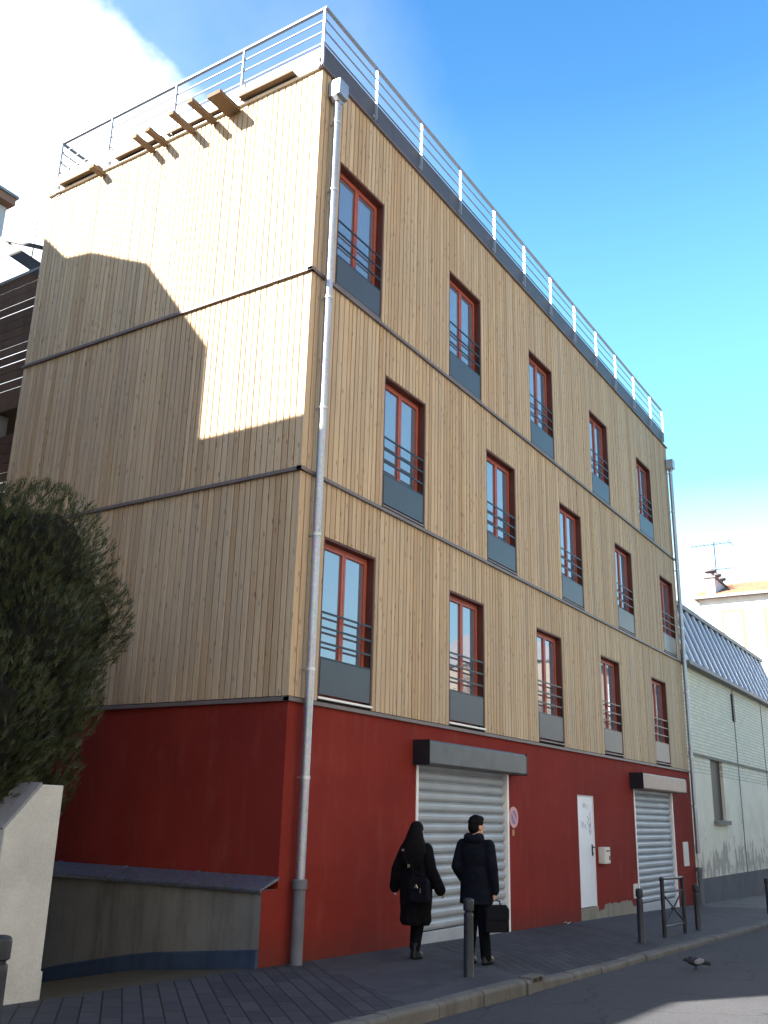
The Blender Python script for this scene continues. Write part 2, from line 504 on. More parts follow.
# ------------------------------------------------------------------ mesh helpers
class MB:
    def __init__(s):
        s.v = []
        s.f = []

    def add(s, vs, fs):
        o = len(s.v)
        s.v += [tuple(p) for p in vs]
        s.f += [tuple(i + o for i in f) for f in fs]
        return s

    def box(s, x0, x1, y0, y1, z0, z1):
        return s.add([(x0, y0, z0), (x1, y0, z0), (x1, y1, z0), (x0, y1, z0), (x0, y0, z1), (x1, y0, z1), (x1, y1, z1), (x0, y1, z1)],
                     [(0, 3, 2, 1), (4, 5, 6, 7), (0, 1, 5, 4), (1, 2, 6, 5), (2, 3, 7, 6), (3, 0, 4, 7)])

    def obox(s, c, ax, ay, az):
        """Box from a centre and three half-axis vectors."""
        c, ax, ay, az = map(Vector, (c, ax, ay, az))
        vs = [c + i * ax + j * ay + k * az for k in (-1, 1) for j, i in ((-1, -1), (-1, 1), (1, 1), (1, -1))]
        return s.add(vs, [(0, 3, 2, 1), (4, 5, 6, 7), (0, 1, 5, 4), (1, 2, 6, 5), (2, 3, 7, 6), (3, 0, 4, 7)])

    def bar(s, a, b, w, h=None, up=(0, 0, 1)):
        a, b = Vector(a), Vector(b)
        d = (b - a)
        u = Vector(up)
        if abs(d.normalized().dot(u)) > 0.98:
            u = Vector((0, 1, 0))
        sx = d.cross(u).normalized()
        uy = sx.cross(d).normalized()
        return s.obox((a + b) / 2, d / 2, sx * w / 2, uy * (h or w) / 2)

    def prism(s, poly, axis, a, b):
        """Extrude a 2-D polygon along an axis: y -> (x,z), x -> (y,z), z -> (x,y)."""
        def P(p, t):
            return {'y': (p[0], t, p[1]), 'x': (t, p[0], p[1]), 'z': (p[0], p[1], t)}[axis]
        n = len(poly)
        vs = [P(p, a) for p in poly] + [P(p, b) for p in poly]
        fs = [tuple(range(n)), tuple(range(2 * n - 1, n - 1, -1))]
        fs += [(i, i + n, (i + 1) % n + n, (i + 1) % n) for i in range(n)]
        return s.add(vs, fs)

    def tube(s, pts, rad, n=10, caps=True, squash=None):
        pts = [Vector(p) for p in pts]
        rr = rad if isinstance(rad, (list, tuple)) else [rad] * len(pts)
        vs, fs = [], []
        ref = None
        for i, p in enumerate(pts):
            d = (pts[min(i + 1, len(pts) - 1)] - pts[max(i - 1, 0)]).normalized()
            if ref is None:
                ref = Vector((0, 0, 1)) if abs(d.z) < 0.9 else Vector((0, 1, 0))
            u = d.cross(ref)
            if u.length < 1e-5:
                u = d.cross(Vector((1, 0, 0)))
            u.normalize()
            w = u.cross(d).normalized()
            ref = w
            for k in range(n):
                a = 2 * math.pi * k / n
                vs.append(p + rr[i] * (math.cos(a) * u + math.sin(a) * w))
        for i in range(len(pts) - 1):
            for k in range(n):
                a, b = i * n + k, i * n + (k + 1) % n
                fs.append((a, b, b + n, a + n))
        if caps:
            fs.append(tuple(range(n - 1, -1, -1)))
            fs.append(tuple(range((len(pts) - 1) * n, len(pts) * n)))
        return s.add(vs, fs)

    def lathe(s, prof, c=(0, 0, 0), n=20):
        vs, fs = [], []
        for r, z in prof:
            for k in range(n):
                a = 2 * math.pi * k / n
                vs.append((c[0] + r * math.cos(a), c[1] + r * math.sin(a), c[2] + z))
        for i in range(len(prof) - 1):
            for k in range(n):
                a, b = i * n + k, i * n + (k + 1) % n
                fs.append((a, b, b + n, a + n))
        fs.append(tuple(range(n - 1, -1, -1)))
        fs.append(tuple(range((len(prof) - 1) * n, len(prof) * n)))
        return s.add(vs, fs)

    def ell(s, c, r, n=14, m=9, rot=None):
        c = Vector(c)
        vs, fs = [], []
        for j in range(m + 1):
            t = math.pi * j / m
            for k in range(n):
                a = 2 * math.pi * k / n
                p = Vector((r[0] * math.sin(t) * math.cos(a), r[1] * math.sin(t) * math.sin(a), r[2] * math.cos(t)))
                if rot:
                    p = rot @ p
                vs.append(c + p)
        for j in range(m):
            for k in range(n):
                a, b = j * n + k, j * n + (k + 1) % n
                fs.append((a, a + n, b + n, b))
        return s.add(vs, fs)

    def rings(s, rings, n=24):
        """Loft ellipses (cx, cy, z, rx, ry)."""
        vs, fs = [], []
        for cx, cy, z, rx, ry in rings:
            for k in range(n):
                a = 2 * math.pi * k / n
                vs.append((cx + rx * math.cos(a), cy + ry * math.sin(a), z))
        for i in range(len(rings) - 1):
            for k in range(n):
                a, b = i * n + k, i * n + (k + 1) % n
                fs.append((a, b, b + n, a + n))
        fs.append(tuple(range(n - 1, -1, -1)))
        fs.append(tuple(range((len(rings) - 1) * n, len(rings) * n)))
        return s.add(vs, fs)

    def mesh(s, name, off=Vector((0, 0, 0)), smooth=False):
        me = bpy.data.meshes.new(name)
        me.from_pydata([(v[0] - off[0], v[1] - off[1], v[2] - off[2]) for v in s.v], [], s.f)
        bm = bmesh.new()
        bm.from_mesh(me)
        bmesh.ops.recalc_face_normals(bm, faces=bm.faces)
        bm.to_mesh(me)
        bm.free()
        if smooth:
            for p in me.polygons:
                p.use_smooth = True
        return me

    def build(s, name, mat, parent=None, smooth=False, bevel=0, local=False):
        off = Vector((0, 0, 0)) if local else wloc(parent)
        me = s.mesh(name, off, smooth)
        me.materials.append(mat)
        o = bpy.data.objects.new(name, me)
        COL.objects.link(o)
        if parent:
            o.parent = parent
        if bevel:
            bv = o.modifiers.new('bevel', 'BEVEL')
            bv.width = bevel
            bv.segments = 2
            bv.limit_method = 'ANGLE'
        if smooth == 'auto':
            for p in me.polygons:
                p.use_smooth = True
            me.set_sharp_from_angle(angle=R(35))
        return o


def wloc(o):
    v = Vector((0, 0, 0))
    while o:
        v = v + o.location
        o = o.parent
    return v


def tag(o, label=None, cat=None, group=None, kind=None):
    for k, v in (('label', label), ('category', cat), ('group', group), ('kind', kind)):
        if v:
            o[k] = v
    return o


def thing(name, label, cat, loc=(0, 0, 0), group=None, rz=0):
    o = bpy.data.objects.new(name, None)
    o.empty_display_size = 0.2
    COL.objects.link(o)
    o.location = loc
    o.rotation_euler = (0, 0, rz)
    return tag(o, label, cat, group)


def copy_tree(o, parent=None):
    c = o.copy()
    COL.objects.link(c)
    c.parent = parent
    for ch in list(o.children):
        copy_tree(ch, c)
    return c


def fused(mb, name, mat, parent, voxel, smooth_it=2, subdiv=False):
    """Weld overlapping volumes into one continuous surface."""
    me = mb.mesh(name)
    o = bpy.data.objects.new(name + '_raw', me)
    COL.objects.link(o)
    rm = o.modifiers.new('r', 'REMESH')
    rm.mode = 'VOXEL'
    rm.voxel_size = voxel
    sm = o.modifiers.new('s', 'SMOOTH')
    sm.factor = 0.5
    sm.iterations = smooth_it
    dg = bpy.context.evaluated_depsgraph_get()
    dg.update()
    res = bpy.data.meshes.new_from_object(o.evaluated_get(dg), depsgraph=dg)
    bpy.data.objects.remove(o)
    bpy.data.meshes.remove(me)
    res.name = name
    for p in res.polygons:
        p.use_smooth = True
    res.materials.clear()
    res.materials.append(mat)
    ob = bpy.data.objects.new(name, res)
    COL.objects.link(ob)
    ob.parent = parent
    return ob


# ------------------------------------------------------------------ camera
cam = bpy.data.cameras.new('camera')
camo = bpy.data.objects.new('camera', cam)
COL.objects.link(camo)
yaw, pitch, roll = R(57.3048586), R(17.80083085), R(1.46912836)
cp, sp, cy_, sy_ = math.cos(pitch), math.sin(pitch), math.cos(yaw), math.sin(yaw)
fw = Vector((sy_ * cp, cy_ * cp, sp))
r0 = Vector((cy_, -sy_, 0))
u0 = r0.cross(fw)
rt = math.cos(roll) * r0 + math.sin(roll) * u0
up = -math.sin(roll) * r0 + math.cos(roll) * u0
mw = Matrix(((rt.x, up.x, -fw.x, -9.185), (rt.y, up.y, -fw.y, -7.214), (rt.z, up.z, -fw.z, 1.65), (0, 0, 0, 1)))
camo.matrix_world = mw
cam.sensor_width = 36
cam.lens = 941.42 * 36 / 1024
cam.clip_start = 0.05
cam.clip_end = 2000
S.camera = camo

# ------------------------------------------------------------------ light
ce, se = math.cos(R(SUN_EL)), math.sin(R(SUN_EL))
to_sun = Vector((-ce * math.cos(R(SUN_AZ)), ce * math.sin(R(SUN_AZ)), se))
sl = bpy.data.lights.new('sun', 'SUN')
sl.energy = 5.0
sl.angle = R(0.5)
sl.color = (1.0, 0.955, 0.89)
so = bpy.data.objects.new('sun', sl)
COL.objects.link(so)
so.rotation_euler = to_sun.to_track_quat('Z', 'Y').to_euler()

W = bpy.data.worlds.new('World')
S.world = W
W.use_nodes = True
nt = W.node_tree
nt.nodes.clear()
out = nt.nodes.new('ShaderNodeOutputWorld')
bg = nt.nodes.new('ShaderNodeBackground')
bg.inputs[1].default_value = 0.052
sky = nt.nodes.new('ShaderNodeTexSky')
sky.sky_type = 'NISHITA'
sky.sun_disc = False
sky.sun_elevation = R(SUN_EL)
sky.sun_rotation = math.atan2(to_sun.x, to_sun.y)
sky.air_density = 1.0
sky.dust_density = 0.3
sky.ozone_density = 3.0
tcw = nt.nodes.new('ShaderNodeTexCoord')
# a bank of bright cloud on the sun's side of the sky
dirn = tcw.outputs['Generated']


def px_dir(x, y):
    return (fw + (x - 384) / 941.42 * rt - (y - 512) / 941.42 * up).normalized()


cn = px_dir(268, 118).cross(px_dir(88, -20)).normalized()
if cn.dot(px_dir(30, 200)) < 0:
    cn = -cn
dp = nt.nodes.new('ShaderNodeVectorMath')
dp.operation = 'DOT_PRODUCT'
L(nt, dirn, dp.inputs[0])
dp.inputs[1].default_value = cn
cl = noise_(nt, dirn, 5.5, 9, 0.58)
cv = math_(nt, 'ADD', dp.outputs['Value'], math_(nt, 'MULTIPLY', math_(nt, 'SUBTRACT', cl, 0.5), 0.30))
dr2 = nt.nodes.new('ShaderNodeVectorMath')
dr2.operation = 'DOT_PRODUCT'
L(nt, dirn, dr2.inputs[0])
dr2.inputs[1].default_value = rt
cv = math_(nt, 'SUBTRACT', cv, math_(nt, 'MULTIPLY', math_(nt, 'MAXIMUM', math_(nt, 'ADD', dr2.outputs['Value'], 0.02), 0.0), 1.6))
cmask = ramp(nt, math_(nt, 'ADD', cv, 0.25), [(0.0, (0, 0, 0)), (0.24, (0.10, 0.10, 0.10)), (0.31, (0.8, 0.8, 0.8)), (0.40, (1, 1, 1))])
wisp = noise_(nt, dirn, 9.0, 8, 0.6)
shade = ramp(nt, wisp, [(0.3, (6.2, 6.6, 7.2)), (0.7, (9.0, 9.0, 9.0))])
# pale air low over the street
sxw = nt.nodes.new('ShaderNodeSeparateXYZ')
L(nt, dirn, sxw.inputs[0])
hz = ramp(nt, sxw.outputs[2], [(0.12, (1, 1, 1)), (0.34, (0.62, 0.62, 0.62)), (0.66, (0.08, 0.08, 0.08)), (0.8, (0, 0, 0))])
hsv = nt.nodes.new('ShaderNodeHueSaturation')
hsv.inputs['Saturation'].default_value = 1.26
hsv.inputs['Value'].default_value = 1.28
L(nt, sky.outputs[0], hsv.inputs['Color'])
skyc = mixc(nt, math_(nt, 'MULTIPLY', hz, 0.8), hsv.outputs[0], (2.15, 5.1, 6.1))
hz2 = ramp(nt, sxw.outputs[2], [(0.17, (1, 1, 1)), (0.33, (0, 0, 0))])
hside = nt.nodes.new('ShaderNodeMapRange')
hside.interpolation_type = 'SMOOTHSTEP'
hside.inputs['From Min'].default_value = -0.35
hside.inputs['From Max'].default_value = 0.2
L(nt, sxw.outputs[1], hside.inputs[0])
skyc = mixc(nt, math_(nt, 'MULTIPLY', hz2, math_(nt, 'MULTIPLY_ADD', hside.outputs[0], 0.65, 0.10)), skyc, (7.0, 7.4, 7.6))
skyc = mixc(nt, cmask, skyc, shade)
L(nt, skyc, bg.inputs[0])
L(nt, bg.outputs[0], out.inputs[0])

S.view_settings.view_transform = 'Standard'
S.view_settings.look = 'None'
S.view_settings.exposure = 2.64
S.view_settings.gamma = 1.0
S.render.engine = 'CYCLES'
S.cycles.max_bounces = 6
S.cycles.use_denoising = True

# ------------------------------------------------------------------ the ground
def grid(name, mat, x0, x1, nx, y0, y1, ny, zf, kind='structure', skirt=0.0):
    vs, fs = [], []
    for j in range(ny + 1):
        for i in range(nx + 1):
            x = x0 + (x1 - x0) * i / nx
            y = y0 + (y1 - y0) * j / ny
            vs.append((x, y, zf(x, y)))
    for j in range(ny):
        for i in range(nx):
            a = j * (nx + 1) + i
            fs.append((a, a + 1, a + nx + 2, a + nx + 1))
    o = MB().add(vs, fs).build(name, mat, None, smooth=True)
    return tag(o, kind=kind)


def smooth01(t):
    t = max(0, min(1, t))
    return t * t * (3 - 2 * t)


def kerb_top(x):
    """Kerb stones stand high left of the drain and low along the vehicle crossing."""
    return -0.055 * smooth01((x - 1.25) / 0.8)


def zpave(x, y):
    return gz(x) + kerb_top(x) * smooth01((-y - 1.5) / 0.8) + 0.004 * noise.noise((x * 0.9, y * 0.9, 3.1))


grid('pavement', M_pave, -40, 60, 500, -2.40, 0.0, 16, zpave)
grid('road', M_asph, -60, 90, 300, -9.6, -2.5, 20, lambda x, y: gz(x) - 0.135 + 0.035 * math.sin(math.pi * (y + 2.5) / -7.1) + 0.006 * noise.noise((x * 0.5, y * 0.5, 9)))
grid('far_pavement', M_asph, -60, 90, 60, -12.2, -9.75, 4, lambda x, y: gz(x))
kb = MB()
kb.box(-60, 90, -9.75, -9.6, -3, -0.2)
x = -40.0
kerb = MB()
ks = []
while x < 58:
    ln = random.uniform(0.85, 1.05)
    if x < 1.3 < x + ln:
        ln = 1.3 - x
    g = 0.008
    if abs(x - 1.3) < 0.01:      # the drain mouth
        x += 0.34
        continue
    xa, xb = x + g, x + ln - g
    t0, t1 = [gz(q) + kerb_top(q) + random.uniform(-0.006, 0.006) for q in (xa, xb)]
    jy = random.uniform(-0.012, 0.012)
    vs = []
    for q, t in ((xa, t0), (xb, t1)):
        vs += [(q, -2.56 + jy, gz(q) - 0.35), (q, -2.56 + jy, t - 0.03), (q, -2.53 + jy, t), (q, -2.398, t + 0.003), (q, -2.398, gz(q) - 0.35)]
    kerb.add(vs, [(0, 1, 2, 3, 4), (9, 8, 7, 6, 5), (0, 5, 6, 1), (1, 6, 7, 2), (2, 7, 8, 3), (3, 8, 9, 4), (4, 9, 5, 0)])
    x += ln
ko = kerb.build('kerb', M_kerb, None, bevel=0.012)
tag(ko, kind='structure')
dr = MB()
dr.box(1.305, 1.635, -2.55, -2.40, -0.35, -0.075)
dr.box(1.305, 1.635, -2.555, -2.40, -0.028, -0.012)
dr.box(1.30, 1.34, -2.555, -2.40, -0.075, -0.028)
dr.box(1.46, 1.485, -2.555, -2.40, -0.075, -0.028)
dr.box(1.60, 1.64, -2.555, -2.40, -0.075, -0.028)
tag(dr.build('kerb_drain', M_kerb), 'low stone kerb drain with two dark slots beside the tall kerb end', 'drain')

# base sheet to the horizon with the ramp cut out of it
gb = MB()


def sheet(x0, x1, y0, y1, dz, nx=1):
    for i in range(nx):
        a = x0 + (x1 - x0) * i / nx
        b = x0 + (x1 - x0) * (i + 1) / nx
        gb.add([(a, y0, gz(a) + dz), (b, y0, gz(b) + dz), (b, y1, gz(b) + dz), (a, y1, gz(a) + dz)], [(0, 1, 2, 3)])


sheet(-700, 700, -900, -9.6, -0.35)
sheet(-700, 700, -9.6, 0.0, -0.45)
sheet(-700, -3.16, 0.0, 900, -0.02)
sheet(-0.28, 700, 0.0, 900, -0.02)
sheet(-3.16, -0.28, 12.0, 900, -0.02)
tag(gb.build('ground', M_earth), kind='structure')

# driveway ramp that dives beside the building
def zramp(y):
    pts = [(-0.05, 0.03), (0.0, 0.02), (1.77, -0.165), (3.3, -0.45), (6.0, -1.15), (12.0, -2.4)]
    for (a, za), (b, zb) in zip(pts, pts[1:]):
        if y <= b:
            return za + (zb - za) * (y - a) / (b - a)
    return pts[-1][1]


grid('ramp', M_rampfloor, -3.16, -0.28, 8, 0.0, 12.0, 48, lambda x, y: zramp(y) - 0.02 * max(0, 1 - y / 2) + gz(x) * max(0, 1 - y / 2) - 0.002)
tag(MB().box(-3.16, -0.28, 12.0, 12.2, -3, 0.3).build('ramp_end_wall', M_conc), kind='structure')

# ------------------------------------------------------------------ the timber-clad building
Lx, Dy = 17.85, 6.28
Z1, Z2, Z3, ZW, ZF, ZR = 2.95, 5.945, 8.945, 12.47, 12.90, 13.57
B = thing('apartment_building', 'four storey building clad in pale vertical timber above a red rendered ground floor', 'building', (0, 0, 0))

WW, WH = 1.27, 2.15
win_rows = [(Z1 + 0.085, [0.60, 4.11, 7.64, 11.20, 14.92]),
            (Z2 + 0.075, [2.00, 5.52, 9.04, 12.58, 16.25]),
            (Z3 + 0.075, [0.57, 4.07, 7.60, 11.17, 14.76])]
storeys = [(Z1 + 0.055, Z2 - 0.012), (Z2 + 0.055, Z3 - 0.012), (Z3 + 0.055, ZW - 0.006)]

# structural core behind the skin
core = MB()
for (za, zb), (zw, xs) in zip(storeys, win_rows):
    za2, zb2 = za - 0.07, zb + 0.02
    edges = [0.045] + [e for x_ in xs for e in (x_, x_ + WW)] + [Lx]
    for i in range(0, len(edges), 2):
        core.box(edges[i], edges[i + 1], 0.045, 0.40, za2, zb2)
    for x_ in xs:
        core.box(x_, x_ + WW, 0.0452, 0.40, zw + WH, zb2 - 0.002)
        core.box(x_, x_ + WW, 0.0452, 0.40, za2 + 0.002, zw)
core.box(0.045, Lx, 0.401, Dy - 0.01, Z1 - 0.02, ZW - 0.05)
core.build('inner_wall', M_membrane, B)

# timber boards
cl_f = MB()
cl_s = MB()
rb = random.Random(21)


def board_runs(a, b, cuts):
    """Board edges between a and b, meeting every cut exactly."""
    pts = sorted([a, b] + [c for c in cuts if a < c < b])
    outp = []
    for p, q in zip(pts, pts[1:]):
        n = max(1, round((q - p) / 0.108))
        ws = [rb.choice((0.85, 1.0, 1.0, 1.18)) for _ in range(n)]
        t = sum(ws)
        x_ = p
        for w in ws:
            outp.append((x_, x_ + w * (q - p) / t))
            x_ += w * (q - p) / t
    return outp


def board(mb, axis, a, b, z0, z1, d0, d1):
    g = 0.0085
    d0 += rb.uniform(-0.003, 0.003)
    if axis == 'x':
        mb.prism([(a + g, d1), (a + g, d0 + 0.004), (a + g + 0.004, d0), (b - g - 0.004, d0), (b - g, d0 + 0.004), (b - g, d1)], 'z', z0, z1)
    else:
        mb.prism([(d1, a + g), (d0 + 0.004, a + g), (d0, a + g + 0.004), (d0, b - g - 0.004), (d0 + 0.004, b - g), (d1, b - g)], 'z', z0, z1)


for (za, zb), (zw, xs) in zip(storeys, win_rows):
    for a, b in board_runs(0.02, Lx, [e for x_ in xs for e in (x_, x_ + WW)]):
        mid = (a + b) / 2
        hit = any(x_ < mid < x_ + WW for x_ in xs)
        if hit:
            board(cl_f, 'x', a, b, zw + WH, zb, 0.0, 0.03)
        else:
            board(cl_f, 'x', a, b, za, zb, 0.0, 0.03)
    for a, b in board_runs(0.03, Dy, []):
        board(cl_s, 'y', a, b, za, zb, 0.0, 0.03)
cl_f.build('front_cladding', wood_front, B)
cl_s.build('side_cladding', wood_side, B)
# corner board
cb = MB()
for za, zb in storeys:
    cb.prism([(-0.002, -0.002), (0.022, -0.002), (0.022, 0.030), (-0.002, 0.030)], 'z', za, zb)
cb.build('corner_board', wood_front, B)

# drip flashings between the storeys
for z in (Z1, Z2, Z3):
    fl = MB()
    pr = 0.045
    prof = [(-pr, z - 0.012), (-pr, z + 0.036), (0.04, z + 0.052), (0.04, z - 0.0105), (-pr + 0.012, z - 0.0105)]
    fl.prism(prof, 'x', -pr, Lx + 0.02)
    fl.prism(prof, 'y', -pr + 0.0005, Dy)
    fl.build('drip_flashing', M_trim, B)
fl = MB()
fl.prism([(-0.05, ZW - 0.004), (-0.05, ZW + 0.02), (0.05, ZW + 0.02), (0.05, ZW - 0.004)], 'x', -0.05, Lx + 0.03)
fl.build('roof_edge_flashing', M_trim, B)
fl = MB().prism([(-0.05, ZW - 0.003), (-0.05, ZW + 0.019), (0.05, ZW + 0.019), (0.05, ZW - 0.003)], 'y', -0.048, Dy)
fl.build('roof_edge_flashing', M_fascia_lit, B)  # brown flashing painted pale here for the sun on the side

# parapet and roof
pa = MB()
xx = 0.0
while xx < 17.5:
    xe = min(17.52, xx + 2.0)
    pa.box(xx + 0.002, xe - 0.002, -0.02, 0.05, ZW + 0.022, ZF)
    xx += 2.0
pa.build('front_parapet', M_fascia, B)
pb = MB()
yy = 0.052
while yy < 6.0:
    ye = min(6.06, yy + 2.0)
    pb.box(-0.02, 0.05, yy + 0.002, ye - 0.002, ZW + 0.0222, ZF)
    yy += 2.0
pb.build('side_parapet', M_fascia_lit, B)
pc = MB().box(-0.012, 17.8, Dy - 0.3, Dy - 0.2, ZW - 0.05, ZF - 0.1)
pc.build('rear_parapet', M_fascia, B)
MB().box(0.06, Lx - 0.06, 0.06, Dy - 0.31, ZW - 0.045, ZW + 0.1).build('roof', M_zroof, B)

# terrace railing
rail = MB()
zr = [ZR, ZF + 0.455, ZF + 0.235, ZF + 0.012]
xe, ye = 17.42, 6.05
for i, z in enumerate(zr):
    w, h = (0.05, 0.035) if i == 0 else (0.018, 0.018)
    rail.box(-0.045 - w / 2, xe, -0.045 - w / 2, -0.045 + w / 2, z - h / 2, z + h / 2)
    rail.box(-0.045 - w / 2, -0.045 + w / 2, -0.045 + w / 2, ye, z - h / 2, z + h / 2)
    rail.box(-0.045, xe, ye, ye + w, z - h / 2, z + h / 2)
ro = rail.build('roof_railing', M_rail, B)
pposts = [(x_, -0.1) for x_ in (1.39, 2.87, 4.36, 5.83, 7.30, 8.76, 10.23, 11.70, 13.16, 14.68, 16.2, 17.4)]
pposts += [(-0.05, -0.05)] + [(-0.1, y_) for y_ in (1.58, 3.09, 4.68, 6.03)] + [(x_, 6.09) for x_ in (3.0, 6.0, 9.0, 12.0, 15.0)]
pm = MB()
for px_, py_ in pposts[:1]:
    pm.box(-0.006, 0.006, 0.006, 0.048, ZW + 0.03, ZR - 0.018)
    pm.box(-0.02, 0.02, 0.055, 0.08, ZW + 0.09, ZW + 0.15)
proto = None
for i, (px_, py_) in enumerate(pposts):
    if i == 0:
        proto = pm.build('railing_post', M_post, ro, local=True)
        o = proto
    else:
        o = proto.copy()
        COL.objects.link(o)
        o.parent = ro
    o.location = (px_, py_, 0)
    if i == 12:
        o.scale = (3.2, 0.75, 1)
    if i > 12:
        o.rotation_euler = (0, 0, R(-90) if py_ < 6.05 else R(180))
# short timber outriggers and boards under the side parapet
for y_, ln, w in ((2.63, 0.55, 0.10), (2.17, 0.60, 0.11), (1.74, 0.52, 0.27), (4.80, 0.30, 0.12), (3.56, 0.46, 0.09), (3.25, 0.47, 0.10)):
    MB().box(-ln, -0.022, y_ - w / 2, y_ + w / 2, 12.36, 12.43).build('roof_bracket', M_bracket, B)
for ya, yb, h in ((4.84, 5.87, 0.09), (3.30, 4.43, 0.08), (1.88, 3.20, 0.07), (0.48, 1.56, 0.10)):
    MB().box(-h * 1.5, -0.024, ya, yb, 12.525, 12.53 + h * 0.3).build('bracket_board', M_bracket, B)

# windows: one built with its parts, the rest copied
wr = bpy.data.objects.new('window', None)
fr = MB()
f0, f1 = 0.13, 0.195        # frame depth in the wall
fo = 0.045
fr.box(0.028, WW - 0.028, f0, f1, 0.03, 0.03 + fo)
fr.box(0.028, WW - 0.028, f0, f1, WH - 0.03 - fo, WH - 0.028)
fr.box(0.028, 0.028 + fo, f0 + 0.001, f1, 0.03 + fo, WH - 0.03 - fo)
fr.box(WW - 0.028 - fo, WW - 0.028, f0 + 0.001, f1, 0.03 + fo, WH - 0.03 - fo)
for a, b in ((0.028 + fo, WW / 2 - 0.003), (WW / 2 + 0.003, WW - 0.028 - fo)):
    q0, q1 = f0 - 0.016, f1 - 0.01
    fr.box(a, a + 0.044, q0, q1, 0.031 + fo, WH - 0.031 - fo)
    fr.box(b - 0.044, b, q0, q1, 0.031 + fo, WH - 0.031 - fo)
    fr.box(a + 0.044, b - 0.044, q0 + 0.001, q1, 0.031 + fo, 0.15)
    fr.box(a + 0.044, b - 0.044, q0 + 0.001, q1, WH - 0.12, WH - 0.031 - fo)
win = fr.build('window', M_frame, B, bevel=0.004, local=True)
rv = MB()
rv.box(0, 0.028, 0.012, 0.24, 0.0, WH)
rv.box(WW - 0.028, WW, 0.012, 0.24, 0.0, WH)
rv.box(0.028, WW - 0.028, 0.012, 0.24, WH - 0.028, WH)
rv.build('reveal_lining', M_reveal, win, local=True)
for a, b in ((0.117, WW / 2 - 0.047), (WW / 2 + 0.047, WW - 0.117)):
    MB().box(a - 0.006, b + 0.006, f0 + 0.012, f0 + 0.022, 0.145, WH - 0.115).build('pane', M_glass, win, local=True)
gd = MB()
for z in (0.53, 0.73, 0.93, 1.13):
    gd.box(0.03, WW - 0.03, 0.018, 0.032, z - 0.014, z + 0.014)
gd.box(0.030, 0.045, 0.0175, 0.04, 0.05, 1.14)
gd.box(WW - 0.045, WW - 0.030, 0.0175, 0.04, 0.05, 1.14)
gd.build('guard_rail', M_guard, win, local=True)
MB().box(0.048, WW - 0.048, 0.012, 0.030, 0.062, 0.515).build('guard_panel', M_panel, win, bevel=0.003, local=True)
MB().box(0.004, WW - 0.004, -0.012, 0.23, 0.0, 0.028).build('sill', M_trim, win, local=True)
first = True
for ri, (zw, xs) in reversed(list(enumerate(win_rows))):
    for ci, x_ in enumerate(xs):
        w = win if first else copy_tree(win, B)
        first = False
        w.location = (x_, 0, zw)
        if ri == 0 and ci < 2:
            for ch in w.children:
                if ch.name.startswith('sill'):
                    ch.data = ch.data.copy()
                    ch.data.materials.clear()
                    ch.data.materials.append(M_sill)

# red ground floor
zb0 = -1.0
base = MB()
SH1, SH2, DR = (3.10, 6.24), (12.97, 16.05), (9.46, 10.38)
segs = [0.0, SH1[0], SH1[1], DR[0], DR[1], SH2[0], SH2[1], Lx]
for i in range(0, len(segs), 2):
    base.box(segs[i], segs[i + 1], 0.0, 0.30, zb0, Z1 - 0.011)
base.box(SH1[0], SH1[1], 0.0004, 0.30, 2.36, Z1 - 0.0112)
base.box(SH2[0], SH2[1], 0.0004, 0.30, 2.36, Z1 - 0.0112)
base.box(DR[0], DR[1], 0.0004, 0.30, 2.12, Z1 - 0.0112)
base.box(0.0004, 0.30, 0.30, Dy, -2.6, Z1 - 0.0112)
base.build('ground_floor_wall', red_render, B)
MB().box(0.30, Lx, 0.301, Dy, -2.5, Z1 - 0.03).build('inner_base', M_dark, B)
# unpainted footing right of the door
ft = MB()
n = 26
pts = [(10.40, gz(10.4) - 0.2), (12.96, gz(12.9) - 0.2)]
topl = [(10.40 + 2.56 * i / n, -0.03 - 0.03 * i / n + 0.05 * noise.noise((i * 0.7, 2.2, 0)) + (0.05 if 3 < i < 22 else -0.06)) for i in range(n, -1, -1)]
ft.prism(pts + topl, 'y', -0.004, 0.05)
ft.build('bare_footing', M_conc_l, B)


